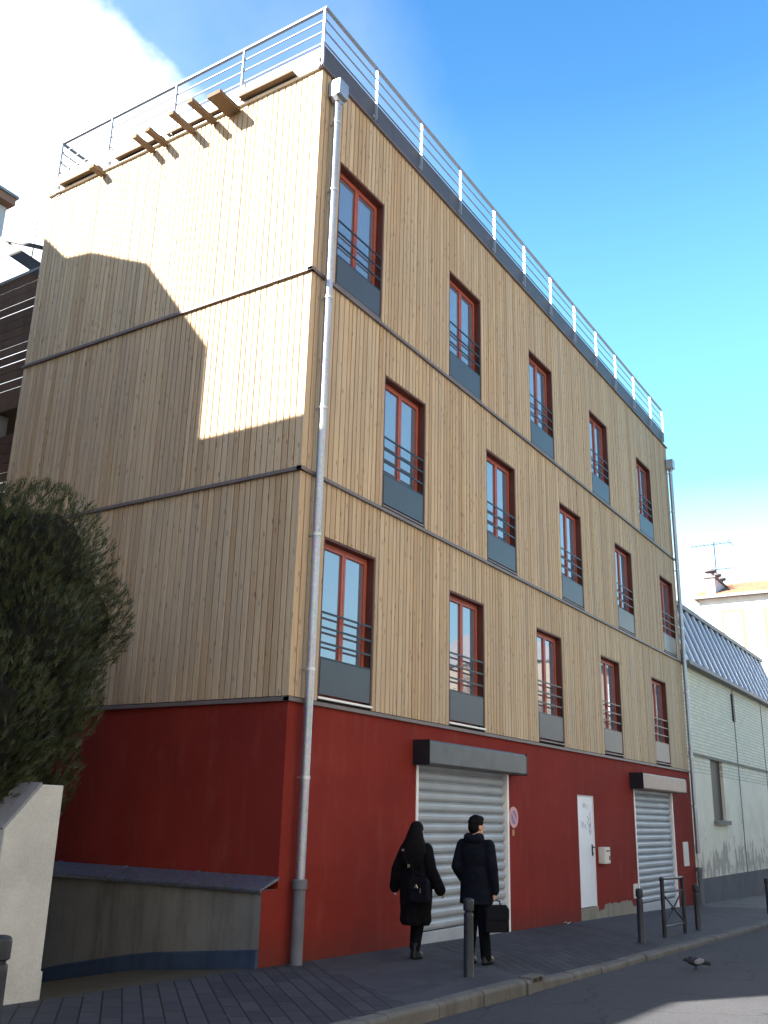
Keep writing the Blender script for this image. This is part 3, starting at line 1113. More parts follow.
def shutter(x0, x1, zbot, boxx0, boxx1, depth, boxmat, zt=2.70):
    """Corrugated roller shutter with guides and a hood."""
    ptsz = []
    z = zbot + 0.17
    pitch = 0.148
    while z < 2.37:
        for t, d in ((0.0, 0.0), (0.06, 0.018), (0.14, 0.036), (0.32, 0.050), (0.6, 0.054), (0.8, 0.042), (0.9, 0.02), (0.96, 0.0)):
            if z + t * pitch < 2.38:
                ptsz.append((z + t * pitch, 0.09 - d))
        z += pitch
    mb = MB()
    vs, fs = [], []
    for zz, yy in ptsz:
        vs += [(x0 + 0.06, yy, zz), (x1 - 0.06, yy, zz)]
    for i in range(len(ptsz) - 1):
        fs.append((2 * i, 2 * i + 1, 2 * i + 3, 2 * i + 2))
    k = len(vs)
    vs += [(x0 + 0.06, 0.14, ptsz[0][0]), (x1 - 0.06, 0.14, ptsz[0][0]), (x0 + 0.06, 0.14, ptsz[-1][0]), (x1 - 0.06, 0.14, ptsz[-1][0])]
    fs.append((k, k + 1, k + 3, k + 2))
    mb.add(vs, fs)
    sh = mb.build('roller_shutter', M_shutter, B)
    MB().box(x0 + 0.06, x1 - 0.06, 0.035, 0.09, zbot - 0.3, zbot + 0.165).build('bottom_bar', M_shutter, sh, bevel=0.008)
    for a, b in ((x0 + 0.001, x0 + 0.065), (x1 - 0.065, x1 - 0.001)):
        MB().box(a, b, -0.012, 0.12, zbot - 0.4, 2.355).build('guide_rail', M_sill, sh, bevel=0.004)
    hood = MB()
    hood.prism([(-0.002, zt), (-depth + 0.03, zt), (-depth, zt - 0.03), (-depth, 2.375), (-depth + 0.02, 2.35), (-0.002, 2.35)], 'x', boxx0 + 0.01, boxx1 - 0.01)
    h = hood.build('shutter_hood', boxmat, sh, bevel=0.006)
    for a, b in ((boxx0, boxx0 + 0.0095), (boxx1 - 0.0095, boxx1)):
        MB().prism([(0.0, zt + 0.004), (-depth - 0.004, zt + 0.004), (-depth - 0.004, 2.345), (0.0, 2.345)], 'x', a, b).build('hood_end_plate', M_guard, sh)
    return sh


shutter(SH1[0], SH1[1], -0.10, 3.00, 6.42, 0.28, M_box)
shutter(SH2[0], SH2[1], -0.30, 12.74, 16.3, 0.32, M_box_light)

# white door with a step, lever and scribbles
d = MB().box(DR[0] + 0.012, DR[1] - 0.012, 0.035, 0.085, 0.012, 2.105)
door = d.build('door', M_white, B, bevel=0.004)
dfm = MB()
dfm.box(DR[0], DR[0] + 0.011, 0.012, 0.1, 0.0, 2.12)
dfm.box(DR[1] - 0.011, DR[1], 0.012, 0.1, 0.0, 2.12)
dfm.box(DR[0] + 0.011, DR[1] - 0.011, 0.012, 0.1, 2.108, 2.12)
dfm.build('door_frame', M_white, door)
hd = MB()
hd.box(10.24, 10.285, 0.022, 0.035, 0.95, 1.17)
hd.tube([(10.262, 0.025, 1.12), (10.262, -0.03, 1.12), (10.16, -0.032, 1.118)], 0.012, 8)
hd.tube([(10.262, 0.025, 1.0), (10.262, 0.005, 1.0)], 0.016, 8)
hd.build('handle', M_black, door, smooth='auto')
sc = MB()
rs = random.Random(5)


def scribble(pts, r=0.006):
    sc.tube([(x_, 0.034, z) for x_, z in pts], r, 5)


scribble([(9.82, 1.87), (9.85, 1.97), (9.89, 1.88), (9.93, 1.96), (9.96, 1.86)], 0.004)
scribble([(10.02, 1.95), (10.08, 1.93), (10.03, 1.88), (10.09, 1.86)], 0.004)
scribble([(10.06, 1.72), (10.14, 1.66), (10.06, 1.58), (10.15, 1.52), (10.22, 1.60), (10.14, 1.44), (10.20, 1.36)], 0.007)
scribble([(9.72, 1.62), (9.76, 1.50), (9.82, 1.60), (9.85, 1.48), (9.93, 1.57), (9.98, 1.46)], 0.004)
scribble([(10.20, 1.78), (10.24, 1.40), (10.18, 1.42)], 0.005)
sc.build('graffiti', M_ink, door)
MB().box(DR[0] - 0.02, DR[1] + 0.015, -0.006, 0.32, -0.6, 0.0).build('door_step', M_conc_l, B)
MB().box(12.60, 12.90, -0.02, 0.0, 0.02, 0.32).build('meter_cover', M_offwhite, B, bevel=0.006)
MB().box(16.72, 17.18, -0.022, 0.0, 0.57, 1.16).build('meter_cover', M_offwhite, B, bevel=0.006)

# downpipes
def downpipe(cx, cy, ztop, iron):
    zb_ = gz(cx) - 0.03
    p = MB().tube([(cx, cy, zb_ if not iron else 0.86), (cx, cy, ztop)], 0.056, 18).build('downpipe', M_pipe, B, smooth='auto')
    hp = MB()
    hp.box(cx - 0.12, cx + 0.12, cy - 0.12, -0.024, ztop + 0.02, ztop + 0.30)
    hp.prism([(cx - 0.12, ztop + 0.02), (cx + 0.12, ztop + 0.02), (cx + 0.06, ztop - 0.06), (cx - 0.06, ztop - 0.06)], 'y', cy - 0.06, cy + 0.06)
    hp.build('hopper', M_pipe, p, bevel=0.01)
    for z in (2.05, 3.35, 5.1, 6.9, 8.6, 10.4, 11.6):
        cl_ = MB().lathe([(0.056, -0.02), (0.063, -0.02), (0.063, 0.02), (0.056, 0.02)], (cx, cy, z), 18)
        cl_.box(cx - 0.012, cx + 0.012, cy + 0.04, 0.0, z - 0.012, z + 0.012)
        cl_.build('pipe_clip', M_galv, p)
    if iron:
        ir = MB().lathe([(0.07, 0), (0.07, 0.83), (0.086, 0.835), (0.086, 0.93), (0.078, 0.94), (0.057, 0.94)], (cx, cy, zb_), 20)
        ir.build('iron_foot', M_castiron, p, smooth='auto')
    return p


downpipe(0.265, -0.115, 12.02, True)
downpipe(17.74, -0.115, 11.72, True)

# low retaining wall with zinc coping along the ramp
rw = MB()
rw.box(-0.28, -0.0005, 0.004, 11.9, -2.6, 0.80)
rwo = rw.build('retaining_wall', M_conc, B)
MB().box(-0.2805, 0.0, 0.0, 0.0035, -0.4, 0.80).build('painted_wall_end', red_render, rwo)
cpm = MB()
yy = -0.02
while yy < 11.8:
    yn = min(11.9, yy + 1.25)
    cpm.prism([(-0.33, 0.775), (-0.335, 0.80), (-0.33, 0.815), (-0.004, 0.935), (-0.004, 0.90), (-0.31, 0.802)], 'y', yy + 0.003, yn - 0.003)
    cpm.prism([(-0.337, 0.772), (-0.339, 0.80), (-0.332, 0.822), (-0.002, 0.945), (-0.002, 0.935), (-0.33, 0.815)], 'y', yn - 0.03, yn + 0.03)
    yy = yn
cpm.build('coping', M_zinc, rwo)
pl = MB()
ys = [0.0] + [0.4 * i for i in range(1, 30)]
vs, fs = [], []
for y_ in ys:
    zt = zramp(y_) + 0.165
    xo = -0.33 - 0.12 * smooth01(y_ / 5)
    vs += [(-0.279, y_, zt + 0.01), (xo, y_, zt), (xo, y_, zt - 0.6), (-0.279, y_, zt - 0.6)]
for i in range(len(ys) - 1):
    a = 4 * i
    fs += [(a, a + 1, a + 5, a + 4), (a + 1, a + 2, a + 6, a + 5)]
fs += [(0, 1, 2, 3)]
pl.add(vs, fs)
pl.build('blue_plinth', M_blue, rwo)

# ------------------------------------------------------------------ fittings on the facade
sg = thing('no_parking_sign', 'faded round no parking sign fixed to the red wall beside the first shutter', 'sign', (6.42, 0, 1.655))
disc = lambda r0_, r1_, ya, yb, n=36: MB().add(
    [(r * math.cos(2 * math.pi * k / n), y_, r * math.sin(2 * math.pi * k / n)) for y_ in (ya, yb) for r in (r0_, r1_) for k in range(n)],
    [f for k in range(n) for f in ((k, (k + 1) % n, n + (k + 1) % n, n + k), (2 * n + k, 3 * n + k, 3 * n + (k + 1) % n, 2 * n + (k + 1) % n),
                                  (n + k, n + (k + 1) % n, 3 * n + (k + 1) % n, 3 * n + k))])
disc(0.001, 0.175, -0.012, -0.001).build('sign_plate', M_whitesign, sg, local=True)
disc(0.118, 0.172, -0.017, -0.0125).build('red_ring', M_pink, sg, local=True)
disc(0.001, 0.116, -0.0165, -0.0125).build('blue_field', M_violet, sg, local=True)
a_ = 0.083
MB().obox((0, -0.0188, 0), (a_, 0, -a_), (0, 0.0018, 0), (0.014, 0, 0.014)).build('slash', M_pink, sg, local=True)
MB().box(-0.05, 0.03, -0.006, 0.0, -0.30, -0.2).build('sticker', M_orange, sg, local=True)

mbx = thing('mailbox', 'small cream mailbox on the red wall right of the white door', 'mailbox', (10.66, 0, 0.80))
MB().box(-0.16, 0.16, -0.15, -0.001, 0, 0.32).build('box', M_offwhite, mbx, bevel=0.012, local=True)
MB().box(-0.135, 0.135, -0.155, -0.149, 0.03, 0.29).build('flap_door', M_offwhite, mbx, bevel=0.004, local=True)
MB().box(-0.10, 0.10, -0.160, -0.154, 0.235, 0.262).build('slot', M_black, mbx, local=True)
MB().box(0.06, 0.10, -0.165, -0.154, 0.07, 0.15).build('lock', M_dark, mbx, local=True)

pp = MB()
pv = []
for i in range(4):
    for j in range(4):
        pv.append((8.46 + 0.05 * i + 0.012 * ((j * 7 + i) % 3), -0.12 + 0.03 * j, gz(8.5) + 0.006 + 0.03 * ((i * 5 + j * 3) % 4) / 3))
pp.add(pv, [(4 * i + j, 4 * i + j + 1, 4 * i + j + 5, 4 * i + j + 4) for i in range(3) for j in range(3)])
pp.add([(p[0] + 0.002, p[1], p[2] + 0.002) for p in pv], [(4 * i + j, 4 * i + j + 1, 4 * i + j + 5, 4 * i + j + 4) for i in range(3) for j in range(3)])
tag(pp.build('paper_scrap', M_paper), 'crumpled white scrap of paper on the pavement at the foot of the red wall', 'litter')

# ------------------------------------------------------------------ street furniture
GB = 'dark metal bollards along the kerb'


def bollard_proto(label):
    t = thing('bollard', label, 'bollard', group=GB)
    MB().lathe([(0.062, -0.1), (0.062, 0.0), (0.056, 0.01), (0.053, 0.60), (0.053, 0.635), (0.047, 0.645)], n=24).build('post', M_bollard, t, smooth='auto', local=True)
    MB().lathe([(0.040, 0.645), (0.040, 0.668)], n=24).build('neck', M_black, t, smooth='auto', local=True)
    MB().lathe([(0.050, 0.668), (0.059, 0.676), (0.060, 0.765), (0.056, 0.785), (0.044, 0.797), (0.02, 0.803), (0.001, 0.804)], n=24).build('cap', M_bollard, t, smooth='auto', local=True)
    return t


bspots = [(0.94, -1.97, 'dark grey bollard beside the dropped kerb in front of the man with the briefcase'),
          (6.85, -2.00, 'dark bollard on the kerb just left of the crossed metal barrier'),
          (10.12, -2.03, 'dark bollard on the kerb just right of the crossed metal barrier'),
          (16.55, -2.02, 'far bollard in front of the cream shed, at the right edge of the photo'),
          (-5.26, -2.10, 'near bollard in front of the white garden wall, at the left edge of the photo')]
bp_ = None
for i, (bx, by, lab) in enumerate(bspots):
    t = bollard_proto(lab) if i == 0 else copy_tree(bp_)
    if i == 0:
        bp_ = t
    t['label'] = lab
    t.location = (bx, by, zpave(bx, by))

bar = thing('street_barrier', 'dark metal pedestrian barrier with a crossed panel standing on the kerb', 'barrier', (8.62, -2.03, zpave(8.62, -2.03)))
slope = GS
for sx_ in (-0.62, 0.62):
    MB().lathe([(0.045, -0.1), (0.045, 0.0), (0.036, 0.01), (0.036, 0.90), (0.040, 0.905), (0.040, 0.94), (0.025, 0.955), (0.001, 0.958)], (sx_, 0, slope * sx_), 18).build('post', M_bollard, bar, smooth='auto', local=True)
for z, r in ((0.93, 0.024), (0.72, 0.017), (0.17, 0.017)):
    MB().tube([(-0.60, 0, z + 0.6 * 0.022), (0.60, 0, z - 0.6 * 0.022)], r, 10).build('rail', M_bollard, bar, smooth='auto', local=True)
cr = MB()
cr.tube([(-0.59, 0, 0.70), (0.59, 0, 0.18)], 0.014, 8)
cr.tube([(-0.59, 0.006, 0.18), (0.59, 0.006, 0.70)], 0.014, 8)
cr.lathe([(0.05, -0.012), (0.055, 0), (0.05, 0.012)], (0, 0.003, 0.44), 14)
cr.build('cross_brace', M_bollard, bar, smooth='auto', local=True)

# ------------------------------------------------------------------ white garden wall end
gw = thing('garden_wall', 'white rendered end of a garden wall with a sloping top beside the ramp', 'wall', (-3.3, 0.0, 0.06))
poly = [(-4.6, -0.4), (-2.965, -0.4), (-2.965, 1.83), (-3.185, 1.83), (-3.53, 1.45), (-4.6, 0.30)]
MB().prism([(-3.16, -2.6), (-3.16, 1.83), (-3.385, 1.83), (-3.73, 1.445), (-3.73, -2.6)], 'y', 0.06, 0.42).build('wall_end', M_gatewall, gw, bevel=0.008)
MB().box(-3.40, -3.162, 0.42, 9.0, -2.6, 1.2).build('wall_run', M_gatewall, gw)
MB().box(-3.158, -3.12, 0.08, 0.25, -0.05, 0.28).build('foot_block', M_gatewall, gw, bevel=0.01)
MB().prism([(-3.385, 1.832), (-3.73, 1.447), (-3.745, 1.46), (-3.395, 1.85)], 'y', 0.075, 0.41).build('sloped_coping', M_walltop, gw)

# ------------------------------------------------------------------ big thuja behind the garden wall
def thuja():
    t = thing('thuja_tree', 'dense dark green thuja leaning over the garden wall at the left', 'tree', (-3.6, 2.2, 0.05))
    rt_ = random.Random(3)
    tk = MB()
    tk.tube([(0, 0, -0.2), (0.05, 0, 1.2), (0.1, 0.05, 2.6), (0.05, 0, 4.4)], [0.19, 0.15, 0.11, 0.03], 10)
    for i in range(26):
        z = rt_.uniform(0.9, 4.3)
        a = rt_.uniform(0, 6.28)
        ln = rt_.uniform(0.9, 1.7) * (1.1 - 0.1 * z)
        tk.tube([(0.05, 0, z), (0.05 + ln * 0.5 * math.cos(a), ln * 0.5 * math.sin(a), z + 0.25 * ln), (0.05 + ln * math.cos(a), ln * math.sin(a), z + 0.75 * ln)], [0.035, 0.025, 0.008], 6)
    tk.build('trunk', M_bark, t, smooth=True, local=True)
    cr_ = MB()
    lobes = []
    for i in range(30):
        a = rt_.uniform(0, 6.28)
        z = rt_.uniform(1.4, 4.3)
        rr = (1.55 if z > 2.2 else 1.25) * rt_.uniform(0.55, 1.0)
        lobes.append((Vector((rr * math.cos(a), rr * math.sin(a), z)), rt_.uniform(0.55, 0.9)))
    lobes += [(Vector((0, 0, 3.6)), 1.25), (Vector((0, 0, 2.2)), 1.4), (Vector((1.95, -0.2, 3.85)), 0.72), (Vector((2.0, 0.1, 3.1)), 0.62), (Vector((0.3, -0.3, 4.5)), 0.7),
              (Vector((1.3, -0.1, 4.25)), 0.75), (Vector((1.5, 0, 2.4)), 0.6), (Vector((-0.9, 0, 4.3)), 0.9)]
    core_ = MB()  # dark lumps standing in for the shade inside the crown
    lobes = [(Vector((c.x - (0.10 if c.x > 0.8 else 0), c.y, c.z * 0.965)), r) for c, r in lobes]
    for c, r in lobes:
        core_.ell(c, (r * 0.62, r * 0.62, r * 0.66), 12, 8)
    for c, r in lobes:
        cnt = int(3600 * r * r)
        for k in range(cnt):
            v = Vector((rt_.gauss(0, 1), rt_.gauss(0, 1), rt_.gauss(0, 1))).normalized()
            p = c + v * r * (1 - 0.42 * rt_.random() ** 1.5)
            p.z *= 1.0
            if p.z < 0.5:
                continue
            radial = Vector((p.x, p.y, 0)).normalized() if p.xy.length > 0.05 else Vector((1, 0, 0))
            d = (v * 0.45 + radial * 0.3 + Vector((0, 0, 0.95)) + Vector((rt_.gauss(0, .3), rt_.gauss(0, .3), rt_.gauss(0, .25)))).normalized()
            side = d.cross(Vector((rt_.gauss(0, 1), rt_.gauss(0, 1), rt_.gauss(0, 1)))).normalized()
            ln = rt_.uniform(0.08, 0.17)
            w = ln * 0.045
            vs, fs = [], []
            # a flat frond: a spine with side sprigs
            def leaf(a, dd, l_, w_):
                o_ = len(vs)
                s2 = dd.cross(d.cross(side)).normalized()
                vs.extend([a - s2 * w_, a + s2 * w_, a + dd * l_])
                fs.append((o_, o_ + 1, o_ + 2))
            leaf(p, d, ln, w)
            for q in (0.1, 0.4):
                for sgn in (-1, 1):
                    leaf(p + d * ln * q, (d * 0.9 + side * sgn * 0.45).normalized(), ln * (0.62 - 0.45 * q), w * 0.8)
            cr_.add(vs, fs)
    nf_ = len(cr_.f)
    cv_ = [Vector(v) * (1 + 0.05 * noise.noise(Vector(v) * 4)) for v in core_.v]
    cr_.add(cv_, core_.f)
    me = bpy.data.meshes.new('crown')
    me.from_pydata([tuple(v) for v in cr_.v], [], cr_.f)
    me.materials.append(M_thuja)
    me.materials.append(M_coreshade)
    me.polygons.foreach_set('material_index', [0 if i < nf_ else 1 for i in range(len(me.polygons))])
    o = bpy.data.objects.new('crown', me)
    COL.objects.link(o)
    o.parent = t
    return t


th0 = thuja()
for hx, hy, hs, lab in ((-4.3, 5.2, 1.1, 'second thuja, added out of view to cut sky light on the side wall'), (-4.2, 8.4, 1.15, 'third thuja, added out of view beside the ramp to cut sky light')):
    tt = copy_tree(th0)  # unseen copies added to block sky light from the lower side wall
    tt.location = (hx, hy, 0.05)
    tt.scale = (hs, hs, hs)
    tt.rotation_euler = (0, 0, hx * 3 + hy)
    tt['label'] = lab

# ------------------------------------------------------------------ slatted gallery behind the building
rb = random.Random(4)
G = thing('rear_gallery', 'brown slatted timber gallery with steel beams behind the left wall', 'gallery', (0.1, 7.5, 0))
for z0, z1 in ((8.50, 10.92), (6.0, 7.72), (3.2, 5.0)):
    mb = MB()
    z = z0
    while z < z1:
        mb.box(0.08, 0.092, 6.33, 10.6, z, z + 0.178 - rb.choice((0.008, 0.013, 0.016, 0.02)))
        z += 0.178
    mb.build('slat_panel', M_slat, G)
    pt = MB()
    for y_ in (6.36, 7.75, 9.2, 10.55):
        pt.box(0.107, 0.18, y_ - 0.03, y_ + 0.03, z0 - 0.1, z1 + 0.05)
    pt.build('panel_post', M_slat, G)
for z in (5.4, 8.25, 2.6):
    MB().box(0.06, 1.9, 6.32, 10.6, z, z + 0.24).build('deck_slab', M_slat, G)
MB().box(0.05, 0.15, 6.32, 10.6, 11.0, 11.06).build('top_rail', M_steel, G)
MB().bar((0.12, 9.9, 13.62), (0.12, 6.3, 10.96), 0.12, 0.22).build('roof_beam', M_dsteel, G)
MB().bar((0.02, 7.45, 11.97), (0.02, 6.32, 11.42), 0.05, 0.07).build('tie_bar', M_dsteel, G)
MB().tube([(0.14, 6.76, 11.06), (0.14, 6.76, 12.25)], 0.012, 8).build('mast', M_steel, G)
for y_ in (7.0, 10.4):
    MB().box(1.7, 1.85, y_ - 0.07, y_ + 0.07, -1.5, 11.0).build('column', M_steel, G)
    MB().box(0.16, 0.3, y_ - 0.07, y_ + 0.07, -2.5, 8.25).build('column', M_steel, G)

# ------------------------------------------------------------------ houses round about
def simple_windows(par, face, coords_, w, h, frame_m, d=0.02):
    for (p, z) in coords_:
        if face[0] == 'y':
            yv, sgn = face[1], face[2]
            f = MB().box(p - w / 2 - 0.08, p + w / 2 + 0.08, min(yv, yv + sgn * 0.05), max(yv, yv + sgn * 0.05), z - 0.08, z + h + 0.08).build('window', frame_m, par)
            MB().box(p - w / 2, p + w / 2, min(yv + sgn * 0.051, yv + sgn * 0.06), max(yv + sgn * 0.051, yv + sgn * 0.06), z, z + h).build('pane', M_glass, f)
        else:
            xv, sgn = face[1], face[2]
            f = MB().box(min(xv, xv + sgn * 0.05), max(xv, xv + sgn * 0.05), p - w / 2 - 0.08, p + w / 2 + 0.08, z - 0.08, z + h + 0.08).build('window', frame_m, par)
            MB().box(min(xv + sgn * 0.051, xv + sgn * 0.06), max(xv + sgn * 0.051, xv + sgn * 0.06), p - w / 2, p + w / 2, z, z + h).build('pane', M_glass, f)


# rear block whose eave shows at the top left
RB = thing('rear_house', 'pale house with a brown boarded eave showing at the upper left behind the building', 'house', (-3, 16, 0))
MB().box(-9, 2.72, 12.0, 21, -0.5, 16.01).build('wall', M_greywall, RB)
MB().box(-9.4, 2.78, 11.75, 21.4, 16.02, 16.22).build('soffit', M_soffit, RB)
MB().prism([(-9.5, 16.225), (2.83, 16.225), (2.83, 16.30), (-9.5, 16.30)], 'y', 11.7, 21.5).build('roof', M_zroof, RB)
simple_windows(RB, ('y', 12.0, -1), [(x_, z) for x_ in (-7, -3.5, 0) for z in (2, 5, 8, 11, 13.8)], 1.1, 1.6, M_trimbeige)

# neighbour to the left that shades the side wall
NB = thing('neighbour_house', 'stepped neighbouring house with flat roofs standing left of the ramp out of frame', 'house', (-8, 7, 0))
sx0 = -6.0
ty, tz = math.tan(R(SUN_AZ)) * 6.0, 6.0 * math.tan(R(SUN_EL)) / math.cos(R(SUN_AZ))
MB().box(-10.76, sx0, ty - 0.22, 6.87, -0.5, 6.75 + tz).build('wall', M_stucco, NB)
prof = [(6.88, -0.5), (6.88, 10.16 + tz), (4.85 + ty, 10.84 + tz), (5.55 + ty, 10.96 + tz), (6.28 + ty, 11.64 + tz), (13.0, 11.7 + tz), (13.0, -0.5)]
MB().prism(prof, 'x', -8.67, sx0 + 0.001).build('wall', M_stucco, NB)
MB().box(-10.7, -6.06, ty - 0.16, 6.86, 6.752 + tz, 6.76 + tz).build('roof', M_zroof, NB)
simple_windows(NB, ('y', ty - 0.22, -1), [(x_, z) for x_ in (-9.5, -7.3) for z in (1, 4, 7)], 1.1, 1.5, M_trimbeige)
simple_windows(NB, ('x', sx0, 1), [(5.4, 3.9), (5.4, 7.0)], 1.1, 1.5, M_trimbeige)
LH = thing('shade_house', 'low stucco house with a tiled roof, added left of the camera to shade the pavement', 'house', (-17, 5, 0))
MB().box(-40, -10.8, 1.3, 8.0, -0.6, 6.2).build('wall', M_stucco, LH)
MB().prism([(1.1, 6.2), (4.25, 10.14), (8.2, 6.2)], 'x', -40.2, -10.79).build('roof', M_tiles, LH)  # unseen added house, roof shaped to set the shadow edge on the road
simple_windows(LH, ('y', 1.3, -1), [(x_, z) for x_ in (-37, -33, -29, -25, -21, -17, -13) for z in (1.0, 3.6)], 1.1, 1.5, M_white)

# cream painted shed on the right
SHD = thing('workshop_shed', 'cream painted brick workshop with a steep ribbed metal roof right of the timber building', 'building', (24, 4, -0.5))
wx0, wx1, wy0 = 17.92, 40.0, 0.03
ez = 6.02
wl = MB()
w0, w1, wz0, wz1 = 20.32, 21.78, 1.72, 3.44
wl.box(wx0, w0, wy0, 0.4, -1.5, ez)
wl.box(w1, wx1, wy0, 0.4, -1.5, ez)
wl.box(w0, w1, wy0, 0.4, wz1, ez)
wl.box(w0, w1, wy0, 0.4, -1.5, wz0)
wl.box(wx0 + 0.01, wx1, 0.4, 9.0, -1.5, ez - 0.02)
wl.build('wall', M_shed, SHD)
MB().box(wx0 + 0.3, wx1, 0.005, 0.0295, -1.5, 0.20).build('painted_foot', M_foot, SHD)
MB().box(wx0 + 0.1, wx1, -0.005, 0.0295, 3.44, 3.52).build('string_course', M_conc_l, SHD)
wn = MB().box(w0, w1, 0.12, 0.16, wz0, wz1).build('window', M_dark, SHD)
MB().box(w0 - 0.08, w1 + 0.12, -0.09, 0.119, wz0 - 0.12, wz0 - 0.003).build('sill', M_conc_l, wn)
for x_ in (23.95, 28.4, 33.0):
    MB().box(x_ - 0.03, x_ + 0.03, 0.012, 0.029, 0.2, ez - 0.1).build('wall_joint', M_roofedge, SHD)
MB().box(23.72, 23.92, -0.03, 0.029, 4.85, 5.75).build('vent_slot', M_dark, SHD)
th = R(70)
ey, rl = -0.08, 2.25
ry_, rz_ = ey + rl * math.cos(th), ez + 0.02 + rl * math.sin(th)
rf = MB()
rf.prism([(ey, ez + 0.02), (ry_, rz_), (ry_ + 0.9, rz_ - 0.1), (6.0, ez + 0.5), (9.2, ez), (0.3, ez - 0.01)], 'x', wx0 + 0.02, 32.6)
rfo = rf.build('roof', M_ribs, SHD)
rbm = MB()
x_ = wx0 + 0.15
nrm = Vector((0, -math.sin(th), math.cos(th)))
dv = Vector((0, math.cos(th), math.sin(th)))
while x_ < 32.5:
    a = Vector((x_, ey, ez + 0.05)) + nrm * 0.025
    rbm.obox(a + dv * rl * 0.5, dv * rl * 0.49, (0.05, 0, 0), nrm * 0.03)
    x_ += 0.78
rbm.build('roof_rib', M_rib, rfo)
MB().box(wx0, 32.65, ry_ - 0.12, ry_ + 0.25, rz_ - 0.06, rz_ + 0.08).build('ridge_cap', M_roofedge, rfo)
MB().box(wx0, 40.05, -0.22, 0.02, ez - 0.09, ez + 0.015).build('gutter', M_roofedge, SHD)
MB().prism([(ey - 0.02, ez + 0.02), (ry_, rz_ + 0.06), (ry_ + 0.9, rz_), (9.2, ez + 0.02)], 'x', 32.605, 32.7).build('roof_verge', M_roofedge, rfo)

# far white house with an orange roof
FH = thing('white_house', 'tall white house with an orange tiled roof beyond the workshop', 'house', (50, 3, -1))
X = 45.0
hw = MB()
hw.box(X, X + 9, -6.5, 6.0, -2, 13.78)
hw.build('wall', M_house, FH)
MB().prism([(X - 0.35, 13.80), (X - 0.35, 13.92), (X + 4.5, 15.6), (X + 9.4, 13.92), (X + 9.4, 13.80)], 'y', -6.8, 6.25).build('roof', M_tiles, FH)
MB().box(X - 0.46, X - 0.352, -6.8, 6.3, 13.74, 13.90).build('gutter', M_roofedge, FH)
for y_, m2, hh in ((4.2, M_house, 2.0), (1.95, M_mauve, 2.0)):
    f = MB().box(X - 0.03, X, y_ - 0.62, y_ + 0.62, 10.9, 13.05)
    wobj = f.build('window', M_trimbeige, FH)
    MB().box(X - 0.04, X - 0.0305, y_ - 0.46, y_ + 0.46, 10.95, 12.88).build('shutter', m2, wobj)
for y_ in (4.2, 1.95):
    f = MB().box(X - 0.03, X, y_ - 0.62, y_ + 0.62, 7.4, 9.55).build('window', M_trimbeige, FH)
    MB().box(X - 0.04, X - 0.0305, y_ - 0.46, y_ + 0.46, 7.45, 9.38).build('shutter', M_mauve, f)
ch = MB()
ch.box(X + 0.25, X + 3.5, 5.1, 5.6, 13.6, 15.05)
cho = ch.build('chimney', M_chim, FH)
MB().box(X + 0.15, X + 3.6, 5.02, 5.68, 15.052, 15.15).build('chimney_cap', M_pot, cho)
for i in range(3):
    MB().lathe([(0.2, 0.0), (0.17, 0.3), (0.34, 0.32), (0.34, 0.42), (0.02, 0.52)], (X + 0.6 + 1.1 * i, 5.35, 15.152), 14).build('chimney_pot', M_pot, cho, smooth='auto')
AN = thing('tv_antenna', 'thin television antenna above the chimney of the white house', 'antenna', (X + 1.8, 5.15, 14.4))
am = MB()
am.tube([(0, 0.15, -1.2), (0, 0.15, 3.2)], 0.03, 6)
am.build('mast', M_guard, AN, local=True)
ab = MB()
ab.tube([(0, 1.5, 3.05), (0, -0.8, 3.05)], 0.018, 6)
for i in range(10):
    y_ = 1.42 - 0.235 * i
    ab.tube([(-0.35, y_, 3.05), (0.35, y_, 3.05)], 0.012, 5)
ab.tube([(0, -0.7, 3.25), (0, -0.95, 2.8)], 0.02, 5)
ab.tube([(0, 0.2, 1.5), (0, -0.9, 1.5)], 0.02, 5)
for i in range(4):
    ab.tube([(-0.2, -0.2 * i, 1.5), (0.2, -0.2 * i, 1.5)], 0.01, 5)
ab.build('aerial', M_guard, AN, local=True)

# far side of the street, seen in the window panes
OB = thing('opposite_house', 'tan house with a grey roof across the street, mirrored in the far windows', 'house', (54, -16, -1))
MB().box(43, 66, -24, -12.3, -2, 7.2).build('wall', M_conc_l, OB)
MB().box(43.01, 65.99, -23.99, -12.31, 7.2, 10.6).build('upper_wall', M_stucco, OB)
MB().prism([(-24.3, 10.6), (-12.0, 10.6), (-18, 13)], 'x', 42.8, 66.2).build('roof', M_zroof, OB)
simple_windows(OB, ('y', -12.3, 1), [(x_, z) for x_ in (45, 48.5, 52, 55.5, 59, 62.5) for z in (1.2, 4.4, 7.9)], 1.2, 1.7, M_white)
LW = MB().box(11.4, 42.9, -12.5, -12.25, -1.6, 4.3)
tag(LW.build('street_wall', M_foot), 'long grey wall along the opposite pavement', 'wall')


